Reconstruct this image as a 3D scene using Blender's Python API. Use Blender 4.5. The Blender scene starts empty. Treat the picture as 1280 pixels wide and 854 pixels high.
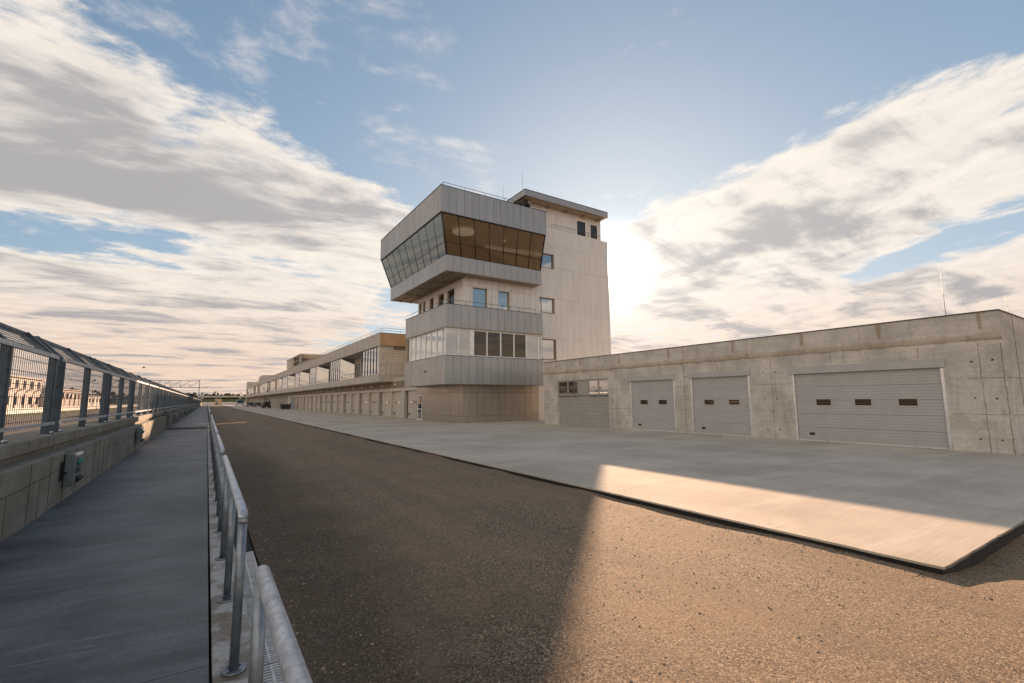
import bpy, bmesh, math, random
from mathutils import Vector, Matrix
random.seed(7)
S = bpy.context.scene
COL = S.collection
R = math.radians

# ------------------------------------------------------------------ camera
cam_d = bpy.data.cameras.new("Camera"); cam = bpy.data.objects.new("Camera", cam_d); COL.objects.link(cam)
PI_, RO, YA = R(7.0931), R(-0.41264), R(32.928)
fw = Vector((math.sin(YA)*math.cos(PI_), math.cos(YA)*math.cos(PI_), math.sin(PI_)))
_r = Vector((math.cos(YA), -math.sin(YA), 0)); _u = _r.cross(fw)
rt = _r*math.cos(RO) + _u*math.sin(RO); up = _u*math.cos(RO) - _r*math.sin(RO)
M = Matrix((rt, up, -fw)).transposed().to_4x4(); M.translation = Vector((0, 0, 1.8))
cam.matrix_world = M
cam_d.sensor_width = 36; cam_d.lens = 585/1280*36
cam_d.clip_start = 0.05; cam_d.clip_end = 6000
S.camera = cam

# ------------------------------------------------------------------ light
SUN_AZ, SUN_EL = R(45.4), R(15.4)
SUNV = Vector((math.sin(SUN_AZ)*math.cos(SUN_EL), math.cos(SUN_AZ)*math.cos(SUN_EL), math.sin(SUN_EL)))
sd = bpy.data.lights.new("Sun", 'SUN'); sd.energy = 3.7; sd.angle = R(0.55); sd.color = (1.0, 0.65, 0.42)
sun = bpy.data.objects.new("Sun", sd); COL.objects.link(sun)
sun.rotation_euler = (-SUNV).to_track_quat('-Z', 'Y').to_euler(); sun.location = SUNV*200

S.view_settings.view_transform = 'Standard'; S.view_settings.look = 'None'
S.view_settings.gamma = 1.0; S.view_settings.exposure = 1.78
S.view_settings.use_curve_mapping = False
S.render.engine = 'CYCLES'
S.cycles.use_denoising = True
S.cycles.max_bounces = 8


class NT:
    """tiny helper round a node tree"""
    def __init__(s, nt): s.nt = nt
    def n(s, typ, **kw):
        nd = s.nt.nodes.new(typ)
        for k, v in kw.items(): setattr(nd, k, v)
        return nd
    def put(s, sock, v):
        if v is None: return
        if isinstance(v, bpy.types.NodeSocket): s.nt.links.new(v, sock)
        else: sock.default_value = v
    def m(s, op, a, b=None, c=None, clamp=False):
        nd = s.n('ShaderNodeMath', operation=op, use_clamp=clamp)
        for i, v in enumerate((a, b, c)): s.put(nd.inputs[i], v)
        return nd.outputs[0]
    def vm(s, op, a, b=None):
        nd = s.n('ShaderNodeVectorMath', operation=op)
        s.put(nd.inputs[0], a); s.put(nd.inputs[1], b)
        return nd.outputs['Value'] if op in ('DOT_PRODUCT', 'LENGTH') else nd.outputs[0]
    def xyz(s, v):
        nd = s.n('ShaderNodeSeparateXYZ'); s.put(nd.inputs[0], v); return nd.outputs
    def comb(s, x, y, z):
        nd = s.n('ShaderNodeCombineXYZ')
        for i, v in enumerate((x, y, z)): s.put(nd.inputs[i], v)
        return nd.outputs[0]
    def noise(s, vec, scale, detail=4, rough=.55, dist=0.0):
        nd = s.n('ShaderNodeTexNoise'); s.put(nd.inputs['Vector'], vec)
        nd.inputs['Scale'].default_value = scale; nd.inputs['Detail'].default_value = detail
        nd.inputs['Roughness'].default_value = rough; nd.inputs['Distortion'].default_value = dist
        return nd.outputs['Fac']
    def vor(s, vec, scale, out='Distance', feature='F1', rnd=1.0):
        nd = s.n('ShaderNodeTexVoronoi', feature=feature); s.put(nd.inputs['Vector'], vec)
        nd.inputs['Scale'].default_value = scale; nd.inputs['Randomness'].default_value = rnd
        return nd.outputs[out]
    def ramp(s, v, a, b, lo=0.0, hi=1.0):
        nd = s.n('ShaderNodeMapRange', interpolation_type='SMOOTHSTEP'); s.put(nd.inputs[0], v)
        for i, q in enumerate((a, b, lo, hi)): s.put(nd.inputs[1+i], q)
        return nd.outputs[0]
    def mix(s, f, a, b, mode='MIX'):
        nd = s.n('ShaderNodeMix', data_type='RGBA', blend_type=mode)
        s.put(nd.inputs[0], f)
        s.put(nd.inputs[6], a if isinstance(a, bpy.types.NodeSocket) else (*a, 1))
        s.put(nd.inputs[7], b if isinstance(b, bpy.types.NodeSocket) else (*b, 1))
        return nd.outputs[2]
    def bump(s, h, strength=.3, dist=.01):
        nd = s.n('ShaderNodeBump'); s.put(nd.inputs['Height'], h)
        nd.inputs['Strength'].default_value = strength; nd.inputs['Distance'].default_value = dist
        return nd.outputs[0]


# ------------------------------------------------------------------ world: Nishita sky with broken cloud banks
W = bpy.data.worlds.new("World"); S.world = W; W.use_nodes = True
W.node_tree.nodes.clear(); w = NT(W.node_tree)
sky = w.n('ShaderNodeTexSky', sky_type='NISHITA', sun_disc=False)
sky.sun_elevation = SUN_EL; sky.sun_rotation = SUN_AZ; sky.altitude = 100; sky.air_density = 1.0
sky.dust_density = .7; sky.ozone_density = 1.4
D = w.vm('NORMALIZE', w.n('ShaderNodeTexCoord').outputs['Generated'])
dx, dy, dz = w.xyz(D)
zc = w.m('ADD', w.m('MAXIMUM', dz, 0.0), 0.10)
U = w.m('DIVIDE', dx, zc); V = w.m('DIVIDE', dy, zc)
# left bank lies beyond a line in the cloud plane, right bank beyond another
wob = w.m('MULTIPLY', w.m('SUBTRACT', w.noise(w.comb(U, V, 3.1), 1.1, 3), .5), .55)
Lm = w.m('MULTIPLY', w.ramp(w.m('ADD', w.m('SUBTRACT', V, w.m('MULTIPLY_ADD', U, .45, 1.45)), wob), -.16, .22),
         w.ramp(U, .70, 1.15, 1.0, .55))
Rm = w.ramp(w.m('ADD', w.m('SUBTRACT', U, 1.45), wob), -.18, .26)
gapR = w.m('MULTIPLY', w.ramp(w.m('ABSOLUTE', w.m('SUBTRACT', U, w.m('MULTIPLY_ADD', V, .35, 2.62))), -.02, .40, 1.0, 0.0), w.ramp(V, .75, 1.35, 1.0, 0.0))
gapL = w.m('MULTIPLY', w.ramp(w.m('ABSOLUTE', w.m('SUBTRACT', V, 2.72)), .10, .42, 1.0, 0.0), w.ramp(U, -.75, .05, 1.0, .25))
mask = w.m('SUBTRACT', w.m('MAXIMUM', Lm, Rm), w.m('MULTIPLY', w.m('MAXIMUM', gapR, gapL), .85))
# unseen bright warm cloud added opposite the sun to lift the shaded faces
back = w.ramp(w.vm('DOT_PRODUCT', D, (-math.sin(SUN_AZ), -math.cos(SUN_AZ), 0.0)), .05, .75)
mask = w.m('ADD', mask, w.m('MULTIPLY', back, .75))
nl = w.noise(w.comb(w.m('MULTIPLY', U, .8), w.m('MULTIPLY', V, 1.45), 0.0), 2.3, 11, .60, .35)
nr = w.noise(w.comb(w.m('MULTIPLY', U, 1.45), w.m('MULTIPLY', V, .85), 7.0), 2.3, 11, .60, .35)
sel = w.ramp(w.m('SUBTRACT', U, V), -.8, .2)
def both(a, b): return w.m('ADD', w.m('MULTIPLY', a, w.m('SUBTRACT', 1.0, sel)), w.m('MULTIPLY', b, sel))
nn = both(nl, nr)
fl = w.noise(w.comb(w.m('MULTIPLY', U, 6.5), w.m('MULTIPLY', V, 9.5), 2.0), 1.0, 8, .66, .25)
fr_ = w.noise(w.comb(w.m('MULTIPLY', U, 10.0), w.m('MULTIPLY', V, 6.0), 5.0), 1.0, 8, .66, .25)
fine = w.m('SUBTRACT', both(fl, fr_), .5)
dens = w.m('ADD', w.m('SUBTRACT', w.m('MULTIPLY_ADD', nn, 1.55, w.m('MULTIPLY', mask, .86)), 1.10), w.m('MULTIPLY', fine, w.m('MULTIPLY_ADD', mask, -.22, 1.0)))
wisp = w.m('MULTIPLY', w.ramp(w.m('MULTIPLY_ADD', fine, .5, w.noise(w.comb(U, V, 21.0), 1.7, 9, .62, .6)), .57, .80), .55)
alpha = w.m('MAXIMUM', w.ramp(dens, 0.0, .36), wisp)
# thick cores: a long grey belly on the left, a smaller one on the right
bl = w.m('MULTIPLY', w.ramp(w.m('ABSOLUTE', w.m('SUBTRACT', V, w.m('MULTIPLY_ADD', U, -.22, 1.92))), .06, .66, 1.0, 0.0), w.ramp(U, .0, .8, 1.0, .15))
br = w.m('MULTIPLY', w.ramp(w.m('ABSOLUTE', w.m('SUBTRACT', U, 2.12)), .05, .36, 1.0, 0.0), w.ramp(w.m('ABSOLUTE', w.m('SUBTRACT', V, 1.12)), .10, .55, 1.0, 0.0))
blob = w.noise(w.comb(w.m('MULTIPLY', U, .6), w.m('MULTIPLY', V, 1.3), 11.0), 2.3, 9, .60, .4)
thick = w.ramp(w.m('ADD', w.m('ADD', w.m('SUBTRACT', dens, w.m('MULTIPLY', fine, .5)), w.m('MULTIPLY', w.m('MAXIMUM', bl, br), .56)), w.m('MULTIPLY', w.m('SUBTRACT', blob, .5), 2.7)), .38, 1.05)
low = w.ramp(dz, 0.02, .26, 1.0, 0.0)
ct = w.m('MAXIMUM', w.vm('DOT_PRODUCT', D, tuple(SUNV)), 0.0)
SKYK = 4.5
cap = (4.6, 5.2, 5.8)
raw = w.mix(1.0, sky.outputs[0], (1.10, 1.20, 1.28), 'MULTIPLY')
skyc = w.vm('DIVIDE', w.vm('MULTIPLY', raw, cap), w.vm('ADD', raw, cap))
lum = w.m('MULTIPLY_ADD', fine, .42, 1.0)
c_b = w.mix(low, (1.0*SKYK, .91*SKYK, .82*SKYK), (.98*SKYK, .74*SKYK, .58*SKYK))
c_b = w.mix(1.0, c_b, w.comb(lum, lum, lum), 'MULTIPLY')
c_d = w.mix(low, (.50*SKYK, .475*SKYK, .475*SKYK), (.50*SKYK, .45*SKYK, .45*SKYK))
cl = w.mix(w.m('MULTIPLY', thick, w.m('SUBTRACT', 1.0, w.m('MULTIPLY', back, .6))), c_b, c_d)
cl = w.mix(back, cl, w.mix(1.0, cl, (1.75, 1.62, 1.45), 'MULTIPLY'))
glow = w.m('ADD', w.m('MULTIPLY', w.m('POWER', ct, 8.0), .45), w.m('ADD', w.m('MULTIPLY', w.m('POWER', ct, 80.0), .35), w.m('MULTIPLY', w.m('POWER', ct, 700.0), 4.0)))
cl = w.mix(1.0, cl, w.mix(1.0, (1, .90, .78), w.comb(glow, glow, glow), 'MULTIPLY'), 'ADD')
hz = w.mix(w.ramp(dz, -.02, .12, .8, 0.0), skyc, (.95*SKYK, .66*SKYK, .46*SKYK))
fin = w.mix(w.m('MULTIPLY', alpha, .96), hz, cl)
sg = w.m('ADD', w.m('MULTIPLY', w.m('ADD', w.m('MULTIPLY', w.m('POWER', ct, 900.0), 34.0), w.m('MULTIPLY', w.m('POWER', ct, 14000.0), 400.0)), 1.0), w.m('ADD', w.m('MULTIPLY', w.m('POWER', ct, 260.0), .9), w.m('MULTIPLY', w.m('POWER', ct, 14.0), .30)))
fin = w.mix(1.0, fin, w.mix(1.0, (1, .90, .76), w.comb(sg, sg, sg), 'MULTIPLY'), 'ADD')
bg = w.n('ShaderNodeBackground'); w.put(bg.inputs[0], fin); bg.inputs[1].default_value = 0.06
w.nt.links.new(bg.outputs[0], w.n('ShaderNodeOutputWorld').inputs[0])


# ------------------------------------------------------------------ materials
def new_mat(name):
    m = bpy.data.materials.new(name); m.use_nodes = True
    m.node_tree.nodes.clear(); t = NT(m.node_tree)
    p = t.n('ShaderNodeBsdfPrincipled'); o = t.n('ShaderNodeOutputMaterial')
    t.nt.links.new(p.outputs[0], o.inputs[0])
    t.P = t.n('ShaderNodeNewGeometry').outputs['Position']
    return m, t, p, o

def plain(name, col, rough=.6, metal=0.0, var=.12, scale=3.0, bump=0.0, bscale=60, spec=.5):
    m, t, p, o = new_mat(name)
    k = t.ramp(t.noise(t.P, scale, 6, .6), .3, .7, 1-var, 1+var)
    c = t.mix(1.0, (col[0], col[1], col[2]), t.comb(k, k, k), 'MULTIPLY')
    t.put(p.inputs['Base Color'], c); p.inputs['Metallic'].default_value = metal
    t.put(p.inputs['Roughness'], t.ramp(t.noise(t.P, scale*2.3, 4), .3, .7, max(.02, rough-.07), rough+.07))
    p.inputs['Specular IOR Level'].default_value = spec
    if bump: t.put(p.inputs['Normal'], t.bump(t.noise(t.P, bscale, 4), bump, .01))
    return m

def concrete(name, a, b, stain, streak=True, amt=.6, rough=.85, bscale=25):
    m, t, p, o = new_mat(name)
    x, y, z = t.xyz(t.P)
    big = t.ramp(t.noise(t.P, .9, 7, .62), .32, .68)
    c = t.mix(big, a, b)
    fine = t.ramp(t.noise(t.P, 14, 5, .65), .25, .75, .86, 1.12)
    c = t.mix(1.0, c, t.comb(fine, fine, fine), 'MULTIPLY')
    if streak:
        st = t.noise(t.comb(t.m('MULTIPLY', x, 3.2), t.m('MULTIPLY', y, 3.2), t.m('MULTIPLY', z, .28)), 1.6, 5, .6)
        c = t.mix(t.m('MULTIPLY', t.ramp(st, .52, .78), amt), c, stain)
        bd = t.noise(t.comb(t.m('MULTIPLY', x, .25), t.m('MULTIPLY', y, .25), t.m('MULTIPLY', z, 5.0)), 2.0, 4, .6)
        k2 = t.ramp(bd, .3, .7, .93, 1.06); c = t.mix(1.0, c, t.comb(k2, k2, k2), 'MULTIPLY')
    pores = t.ramp(t.vor(t.P, 9.0), .03, .075, .0, 1.0)
    c = t.mix(t.m('MULTIPLY', t.m('SUBTRACT', 1.0, pores), .5), c, stain)
    t.put(p.inputs['Base Color'], c); p.inputs['Roughness'].default_value = rough
    t.put(p.inputs['Normal'], t.bump(t.m('ADD', t.noise(t.P, bscale, 6, .65), t.m('MULTIPLY', pores, .4)), .35, .012))
    return m

MT = {}
MT['conc'] = concrete('raw_concrete', (.40, .38, .345), (.57, .545, .50), (.25, .21, .165))
MT['conc_rough'] = concrete('rough_concrete_lip', (.36, .30, .235), (.47, .41, .335), (.23, .165, .11), amt=.9, bscale=9)
MT['conc_stain'] = concrete('stained_joint', (.17, .135, .10), (.30, .25, .20), (.10, .07, .05), amt=.5)
MT['conc_brown'] = concrete('brown_joint', (.31, .255, .195), (.38, .32, .25), (.23, .165, .11), amt=.5)
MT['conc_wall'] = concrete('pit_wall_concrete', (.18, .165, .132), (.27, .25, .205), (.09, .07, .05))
MT['wall_joint'] = plain('dark_wall_joint', (.055, .045, .033), .9)
MT['conc_pit'] = concrete('pit_building_concrete', (.41, .385, .34), (.50, .475, .425), (.26, .20, .14), amt=.4)
MT['tie'] = plain('tie_hole', (.05, .04, .035), .9)
def zinc(name, col, rough, metal):
    m, t, p, o = new_mat(name)
    cr = t.xyz(t.vor(t.P, 55, 'Color'))[0]
    k = t.m('MULTIPLY', t.ramp(cr, 0, 1, .84, 1.12), t.ramp(t.noise(t.P, 6, 6, .65), .3, .7, .86, 1.10))
    t.put(p.inputs['Base Color'], t.mix(1.0, col, t.comb(k, k, k), 'MULTIPLY')); p.inputs['Metallic'].default_value = metal
    t.put(p.inputs['Roughness'], t.ramp(t.noise(t.P, 16, 5, .6), .3, .7, rough-.1, rough+.14))
    t.put(p.inputs['Normal'], t.bump(t.noise(t.P, 30, 4), .06, .01)); return m
MT['galv'] = zinc('galvanised_zinc', (.50, .53, .57), .42, .42)
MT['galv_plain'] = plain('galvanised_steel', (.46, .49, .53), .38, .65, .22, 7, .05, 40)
MT['galv_post'] = plain('dark_galvanised_post', (.20, .235, .27), .42, .6, .28, 8)  # darker zinc tone for posts, base plates and tower railings
MT['galv_dark'] = plain('dark_galvanised_steel', (.036, .062, .092), .42, .35, .25, 6)
MT['wire'] = plain('fence_wire', (.10, .13, .16), .45, .5)
MT['door'] = plain('grey_door', (.40, .40, .395), .5, .05, .05, 2)
MT['door_rib'] = plain('grey_door_rib', (.29, .29, .285), .5)
MT['door_line'] = plain('door_groove', (.17, .175, .185), .6)
MT['door_pale'] = plain('beige_grey_door', (.47, .44, .385), .5, .1, .06, 2)
MT['infill'] = plain('boarded_infill_paint', (.33, .32, .295), .5, 0, .06, 2)
MT['alu'] = plain('aluminium_trim', (.72, .73, .74), .32, .6, .05)
MT['white'] = plain('white_frame', (.78, .78, .77), .45)
MT['black'] = plain('black_plastic', (.018, .018, .02), .45)
MT['rubber'] = plain('tyre_rubber', (.02, .02, .02), .8)
MT['darkbox'] = plain('dark_paint', (.025, .026, .028), .5)
MT['soffit'] = plain('soffit_board', (.34, .28, .215), .6, 0, .10, 1.2)
MT['brown_wall'] = plain('brown_band', (.22, .17, .12), .75, 0, .15, 1)
MT['floor_in'] = plain('interior_floor', (.20, .17, .13), .7)
MT['wall_in'] = plain('interior_wall', (.30, .26, .20), .7)
MT['green'] = plain('green_socket', (.04, .22, .18), .4)
MT['grey_pl'] = plain('grey_plastic', (.17, .20, .20), .5)
MT['mullion'] = plain('dark_bronze_mullion', (.02, .015, .011), .4)
MT['roofdark'] = plain('roof_edge_flashing', (.06, .06, .065), .45, .4)
MT['bluedoor'] = plain('blue_grey_door', (.16, .20, .26), .5)
MT['board'] = plain('insulation_board', (.56, .53, .48), .75, 0, .08, .8)
MT['end_brown'] = plain('brown_fascia_end', (.42, .29, .18), .7, 0, .15, 1)
MT['ply'] = plain('plywood_board', (.42, .24, .11), .7, 0, .2, 2)
MT['carblue'] = plain('pale_blue_paint', (.40, .50, .60), .3)
MT['carwhite'] = plain('white_paint', (.75, .76, .76), .3)
MT['lampw'] = plain('white_lamp_cover', (.85, .83, .78), .4)
def lamp_on():
    m, t, p, o = new_mat('lit_lamp_cover')
    p.inputs['Base Color'].default_value = (.85, .83, .78, 1); p.inputs['Emission Color'].default_value = (1, .93, .8, 1); p.inputs['Emission Strength'].default_value = .10; return m
MT['lamp_on'] = lamp_on()
MT['bark'] = plain('bark', (.09, .065, .045), .9)
MT['barrier'] = plain('white_barrier', (.62, .60, .57), .7, 0, .12, .8)
MT['stand'] = plain('pale_render', (.42, .37, .34), .8, 0, .1, .4)
MT['grat'] = plain('grate_metal', (.62, .62, .60), .5, .2, .2, 9)
MT['rust'] = plain('rusty_machine', (.055, .035, .025), .7, 0, .4, 3)
MT['amber'] = plain('sunlight_tinted_wall', (.50, .36, .22), .7)  # orange sunlight mixed into the hut's wall colour


def clad(name, col, rough, metal, amp):
    m, t, p, o = new_mat(name)
    rnd = t.n('ShaderNodeNewGeometry').outputs['Random Per Island']
    k = t.m('MULTIPLY_ADD', rnd, amp, 1-amp*.5)
    x, y, z = t.xyz(t.P)
    st = t.ramp(t.noise(t.comb(t.m('MULTIPLY', x, 2.5), t.m('MULTIPLY', y, 2.5), t.m('MULTIPLY', z, .35)), 1.3, 5), .3, .7, .95, 1.04)
    k = t.m('MULTIPLY', k, st)
    t.put(p.inputs['Base Color'], t.mix(1.0, col, t.comb(k, k, k), 'MULTIPLY'))
    p.inputs['Metallic'].default_value = metal
    t.put(p.inputs['Roughness'], t.ramp(t.noise(t.P, 1.1, 4), .3, .7, rough-.05, rough+.06))
    t.put(p.inputs['Normal'], t.bump(t.noise(t.P, .8, 2), .12, .02))
    return m
MT['clad'] = clad('silver_cladding', (.37, .37, .368), .38, .55, .11)
MT['clad_pale'] = clad('pale_cladding', (.64, .625, .60), .46, .2, .08)
MT['clad_warm'] = clad('bounce_tinted_cladding', (.42, .38, .33), .34, .6, .05)  # silver cladding with warm bounce light mixed into its colour
MT['seam'] = plain('cladding_seam', (.07, .07, .07), .7)


def glass(name, refl, tint, see=0.0, body=(.02, .02, .022), rough=.015):
    """coated glazing: mirror coat over a tinted see-through or dark body"""
    m, t, p, o = new_mat(name)
    t.nt.nodes.remove(p)
    g = t.n('ShaderNodeBsdfGlossy'); g.inputs['Color'].default_value = (*tint, 1); g.inputs['Roughness'].default_value = rough
    t.put(g.inputs['Normal'], t.bump(t.noise(t.P, .7, 2), .05, .02))
    d = t.n('ShaderNodeBsdfDiffuse'); d.inputs['Color'].default_value = (*body, 1)
    tr = t.n('ShaderNodeBsdfTransparent'); tr.inputs['Color'].default_value = (*tint, 1)
    m1 = t.n('ShaderNodeMixShader'); m1.inputs[0].default_value = see
    t.nt.links.new(d.outputs[0], m1.inputs[1]); t.nt.links.new(tr.outputs[0], m1.inputs[2])
    fr = t.n('ShaderNodeLayerWeight'); fr.inputs[0].default_value = .35
    f = t.m('ADD', t.m('MULTIPLY', fr.outputs['Fresnel'], .6), refl, clamp=True)
    m2 = t.n('ShaderNodeMixShader'); t.put(m2.inputs[0], f)
    t.nt.links.new(m1.outputs[0], m2.inputs[1]); t.nt.links.new(g.outputs[0], m2.inputs[2])
    t.nt.links.new(m2.outputs[0], o.inputs[0])
    return m
MT['glass_cab'] = glass('cab_glass', .13, (.80, .77, .68), .80, (.022, .017, .012))
MT['glass_side'] = glass('cab_side_glass', .20, (.66, .80, .86), .10, (.025, .032, .034))
MT['glass'] = glass('window_glass', .45, (.95, .95, .95), .15)
MT['glass_blue'] = glass('blue_grey_glass', .42, (.85, .92, .97), .0, (.05, .06, .07))
MT['glass_dark'] = glass('dark_window_glass', .06, (.82, .78, .72), .25, (.03, .022, .016))
MT['glass_white'] = glass('white_backed_glass', .20, (.92, .94, .95), .0, (.33, .33, .325))
MT['glass_mirror'] = glass('mirror_glass', .52, (.90, .93, .95), .0, (.10, .10, .10))


# ground materials
def m_apron():
    m, t, p, o = new_mat('brushed_concrete_slab')
    x, y, z = t.xyz(t.P)
    broom = t.noise(t.comb(t.m('MULTIPLY', x, .35), t.m('MULTIPLY', y, 16.0), 0.0), 3.0, 4, .6)
    blot = t.ramp(t.noise(t.P, .35, 7, .6), .3, .7)
    c = t.mix(blot, (.42, .375, .31), (.58, .515, .43))
    k = t.ramp(broom, .3, .7, .90, 1.08)
    c = t.mix(1.0, c, t.comb(k, k, k), 'MULTIPLY')
    streak = t.ramp(t.noise(t.comb(t.m('MULTIPLY', x, .12), t.m('MULTIPLY', y, 1.1), 4.0), 1.2, 6, .65), .50, .72)
    c = t.mix(t.m('MULTIPLY', streak, .45), c, (.64, .60, .54))
    dirt = t.ramp(t.noise(t.P, 1.7, 8, .7), .62, .74)
    c = t.mix(t.m('MULTIPLY', dirt, .5), c, (.22, .20, .17))
    def line(v, pitch, off, wd):
        f = t.m('ABSOLUTE', t.m('SUBTRACT', t.m('FRACT', t.m('MULTIPLY_ADD', v, 1/pitch, off)), .5))
        return t.m('LESS_THAN', f, wd/pitch)
    jl = t.m('MAXIMUM', line(y, 5.0, .12, .009), line(x, 5.0, .36, .009))
    c = t.mix(t.m('MULTIPLY', jl, .7), c, (.12, .11, .10))
    t.put(p.inputs['Base Color'], c); p.inputs['Roughness'].default_value = .92; p.inputs['Specular IOR Level'].default_value = .08
    t.put(p.inputs['Normal'], t.bump(t.m('ADD', broom, t.m('MULTIPLY', t.noise(t.P, 40, 3), .5)), .22, .006))
    return m

def m_asphalt(name, base_a, base_b, dust, dustamt, wet=True, size=80.0):
    m, t, p, o = new_mat(name)
    x, y, z = t.xyz(t.P)
    P2 = t.comb(x, y, 0.0)
    v1 = t.vor(P2, size); v1c = t.vor(P2, size, 'Color')
    cr = t.xyz(v1c)[0]
    n2 = t.noise(P2, 180, 3, .7)
    stone = t.m('MULTIPLY', t.ramp(v1, .15, .55, 1.0, 0.0), cr)
    c = t.mix(t.ramp(cr, .35, .95), base_a, base_b)
    spark = t.m('GREATER_THAN', cr, .93)
    c = t.mix(t.m('MULTIPLY', spark, .8), c, (.50, .43, .34))
    c = t.mix(t.m('MULTIPLY', t.m('LESS_THAN', cr, .16), .75), c, (.035, .028, .022))
    big = t.noise(P2, .55, 8, .62)
    c = t.mix(t.m('MULTIPLY', t.ramp(big, .35, .7), dustamt), c, dust)
    if wet:   # muddy edge along the drain, with a track of tyre marks
        edge = t.m('ADD', x, t.m('MULTIPLY', t.m('SUBTRACT', t.noise(P2, .9, 6, .65), .5), 2.6))
        wetm = t.m('MULTIPLY', t.ramp(edge, .9, 3.0, 1.0, 0.0), t.ramp(y, 14, 24, 1.0, .4))
        c = t.mix(t.m('MULTIPLY', wetm, .7), c, (.045, .034, .024))
        tr = t.m('ABSOLUTE', t.m('SUBTRACT', x, t.m('MULTIPLY_ADD', y, .10, 1.15)))
        trm = t.m('MULTIPLY', t.ramp(tr, .06, .16, 1.0, 0.0), t.ramp(t.noise(P2, 5, 5), .4, .62))
        c = t.mix(t.m('MULTIPLY', trm, .55), c, (.16, .125, .08))
        lane = t.ramp(t.noise(t.comb(t.m('MULTIPLY', x, 1.3), t.m('MULTIPLY', y, .05), 0.0), 1.5, 4), .42, .68)
        c = t.mix(t.m('MULTIPLY', lane, .3), c, (.12, .092, .065))
    t.put(p.inputs['Base Color'], c); p.inputs['Roughness'].default_value = .9; p.inputs['Specular IOR Level'].default_value = .25
    h = t.m('ADD', stone, t.m('ADD', t.m('MULTIPLY', n2, .5), t.m('MULTIPLY', t.noise(P2, 22, 4), .6)))
    t.put(p.inputs['Normal'], t.bump(h, .8, .010))
    return m

def m_walk():
    m, t, p, o = new_mat('dark_trowelled_concrete')
    x, y, z = t.xyz(t.P)
    yy = t.m('MULTIPLY_ADD', x, .09, y)
    sk = t.noise(t.comb(t.m('MULTIPLY', x, .45), t.m('MULTIPLY', yy, 2.3), 0.0), 1.0, 10, .68, .8)
    bl_ = t.noise(t.P, .55, 6, .6, .6)
    c = t.mix(t.ramp(t.m('ADD', t.m('MULTIPLY', sk, .55), t.m('MULTIPLY', bl_, .45)), .40, .62), (.046, .054, .060), (.150, .160, .164))
    hi = t.m('MULTIPLY', t.ramp(t.noise(t.comb(t.m('MULTIPLY', x, .7), t.m('MULTIPLY', yy, 6.5), 9.0), 1.0, 9, .74, .3), .54, .70), t.ramp(t.noise(t.P, .8, 5, .6), .42, .62))
    c = t.mix(t.m('MULTIPLY', hi, .5), c, (.32, .325, .32))
    gr = t.ramp(t.noise(t.P, 26, 5, .7), .25, .75, .72, 1.22)
    c = t.mix(1.0, c, t.comb(gr, gr, gr), 'MULTIPLY')
    f = t.m('ABSOLUTE', t.m('SUBTRACT', t.m('FRACT', t.m('MULTIPLY_ADD', y, 1/3.05, .17)), .5))
    c = t.mix(t.m('MULTIPLY', t.m('LESS_THAN', f, .0028), .85), c, (.03, .03, .03))
    sp = t.ramp(t.vor(t.P, 3.1), .02, .05, 1.0, 0.0)
    c = t.mix(t.m('MULTIPLY', sp, .7), c, (.03, .03, .03))
    t.put(p.inputs['Base Color'], c)
    t.put(p.inputs['Roughness'], t.ramp(sk, .3, .7, .50, .68))
    t.put(p.inputs['Normal'], t.bump(t.m('ADD', sk, t.m('MULTIPLY', t.noise(t.P, 35, 4), .35)), .3, .01))
    return m

MT['apron'] = m_apron()
MT['lane'] = m_asphalt('lane_asphalt', (.13, .092, .060), (.38, .28, .185), (.28, .195, .115), .6)
MT['gravel'] = m_asphalt('gravel_ground', (.20, .155, .11), (.36, .28, .20), (.34, .25, .165), .85, False, 60)
MT['track'] = m_asphalt('track_asphalt', (.13, .11, .09), (.21, .18, .145), (.24, .19, .14), .5, False, 60)
MT['walk'] = m_walk()
MT['stone'] = clad('loose_stone', (.30, .235, .17), .85, 0, .9)
MT['slabside'] = plain('near_black_slab_side', (.018, .017, .016), .8, 0, .3, 5)  # near-black colour for the slab side and the drain channel


def m_kerb():
    m, t, p, o = new_mat('damp_kerb_concrete')
    pt = t.ramp(t.noise(t.P, 2.3, 6, .6, .4), .44, .56)
    c = t.mix(pt, (.15, .12, .085), (.40, .39, .365))
    k = t.ramp(t.noise(t.P, 18, 5, .65), .3, .7, .82, 1.12); c = t.mix(1.0, c, t.comb(k, k, k), 'MULTIPLY')
    t.put(p.inputs['Base Color'], c); t.put(p.inputs['Roughness'], t.ramp(pt, 0, 1, .45, .8))
    t.put(p.inputs['Normal'], t.bump(t.noise(t.P, 30, 5), .3, .01)); return m
MT['kerb'] = m_kerb()

def m_grass():
    m, t, p, o = new_mat('dry_grass')
    c = t.mix(t.ramp(t.noise(t.P, .8, 6), .35, .65), (.055, .075, .018), (.13, .12, .035))
    t.put(p.inputs['Base Color'], c); p.inputs['Roughness'].default_value = .9
    t.put(p.inputs['Normal'], t.bump(t.noise(t.P, 15, 4), .8, .05)); return m
MT['grass'] = m_grass()
MT['leaf'] = plain('dark_foliage', (.035, .045, .022), .85, 0, .5, .05)
MT['hill'] = plain('hillside', (.05, .058, .035), .95, 0, .5, .01)


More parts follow.
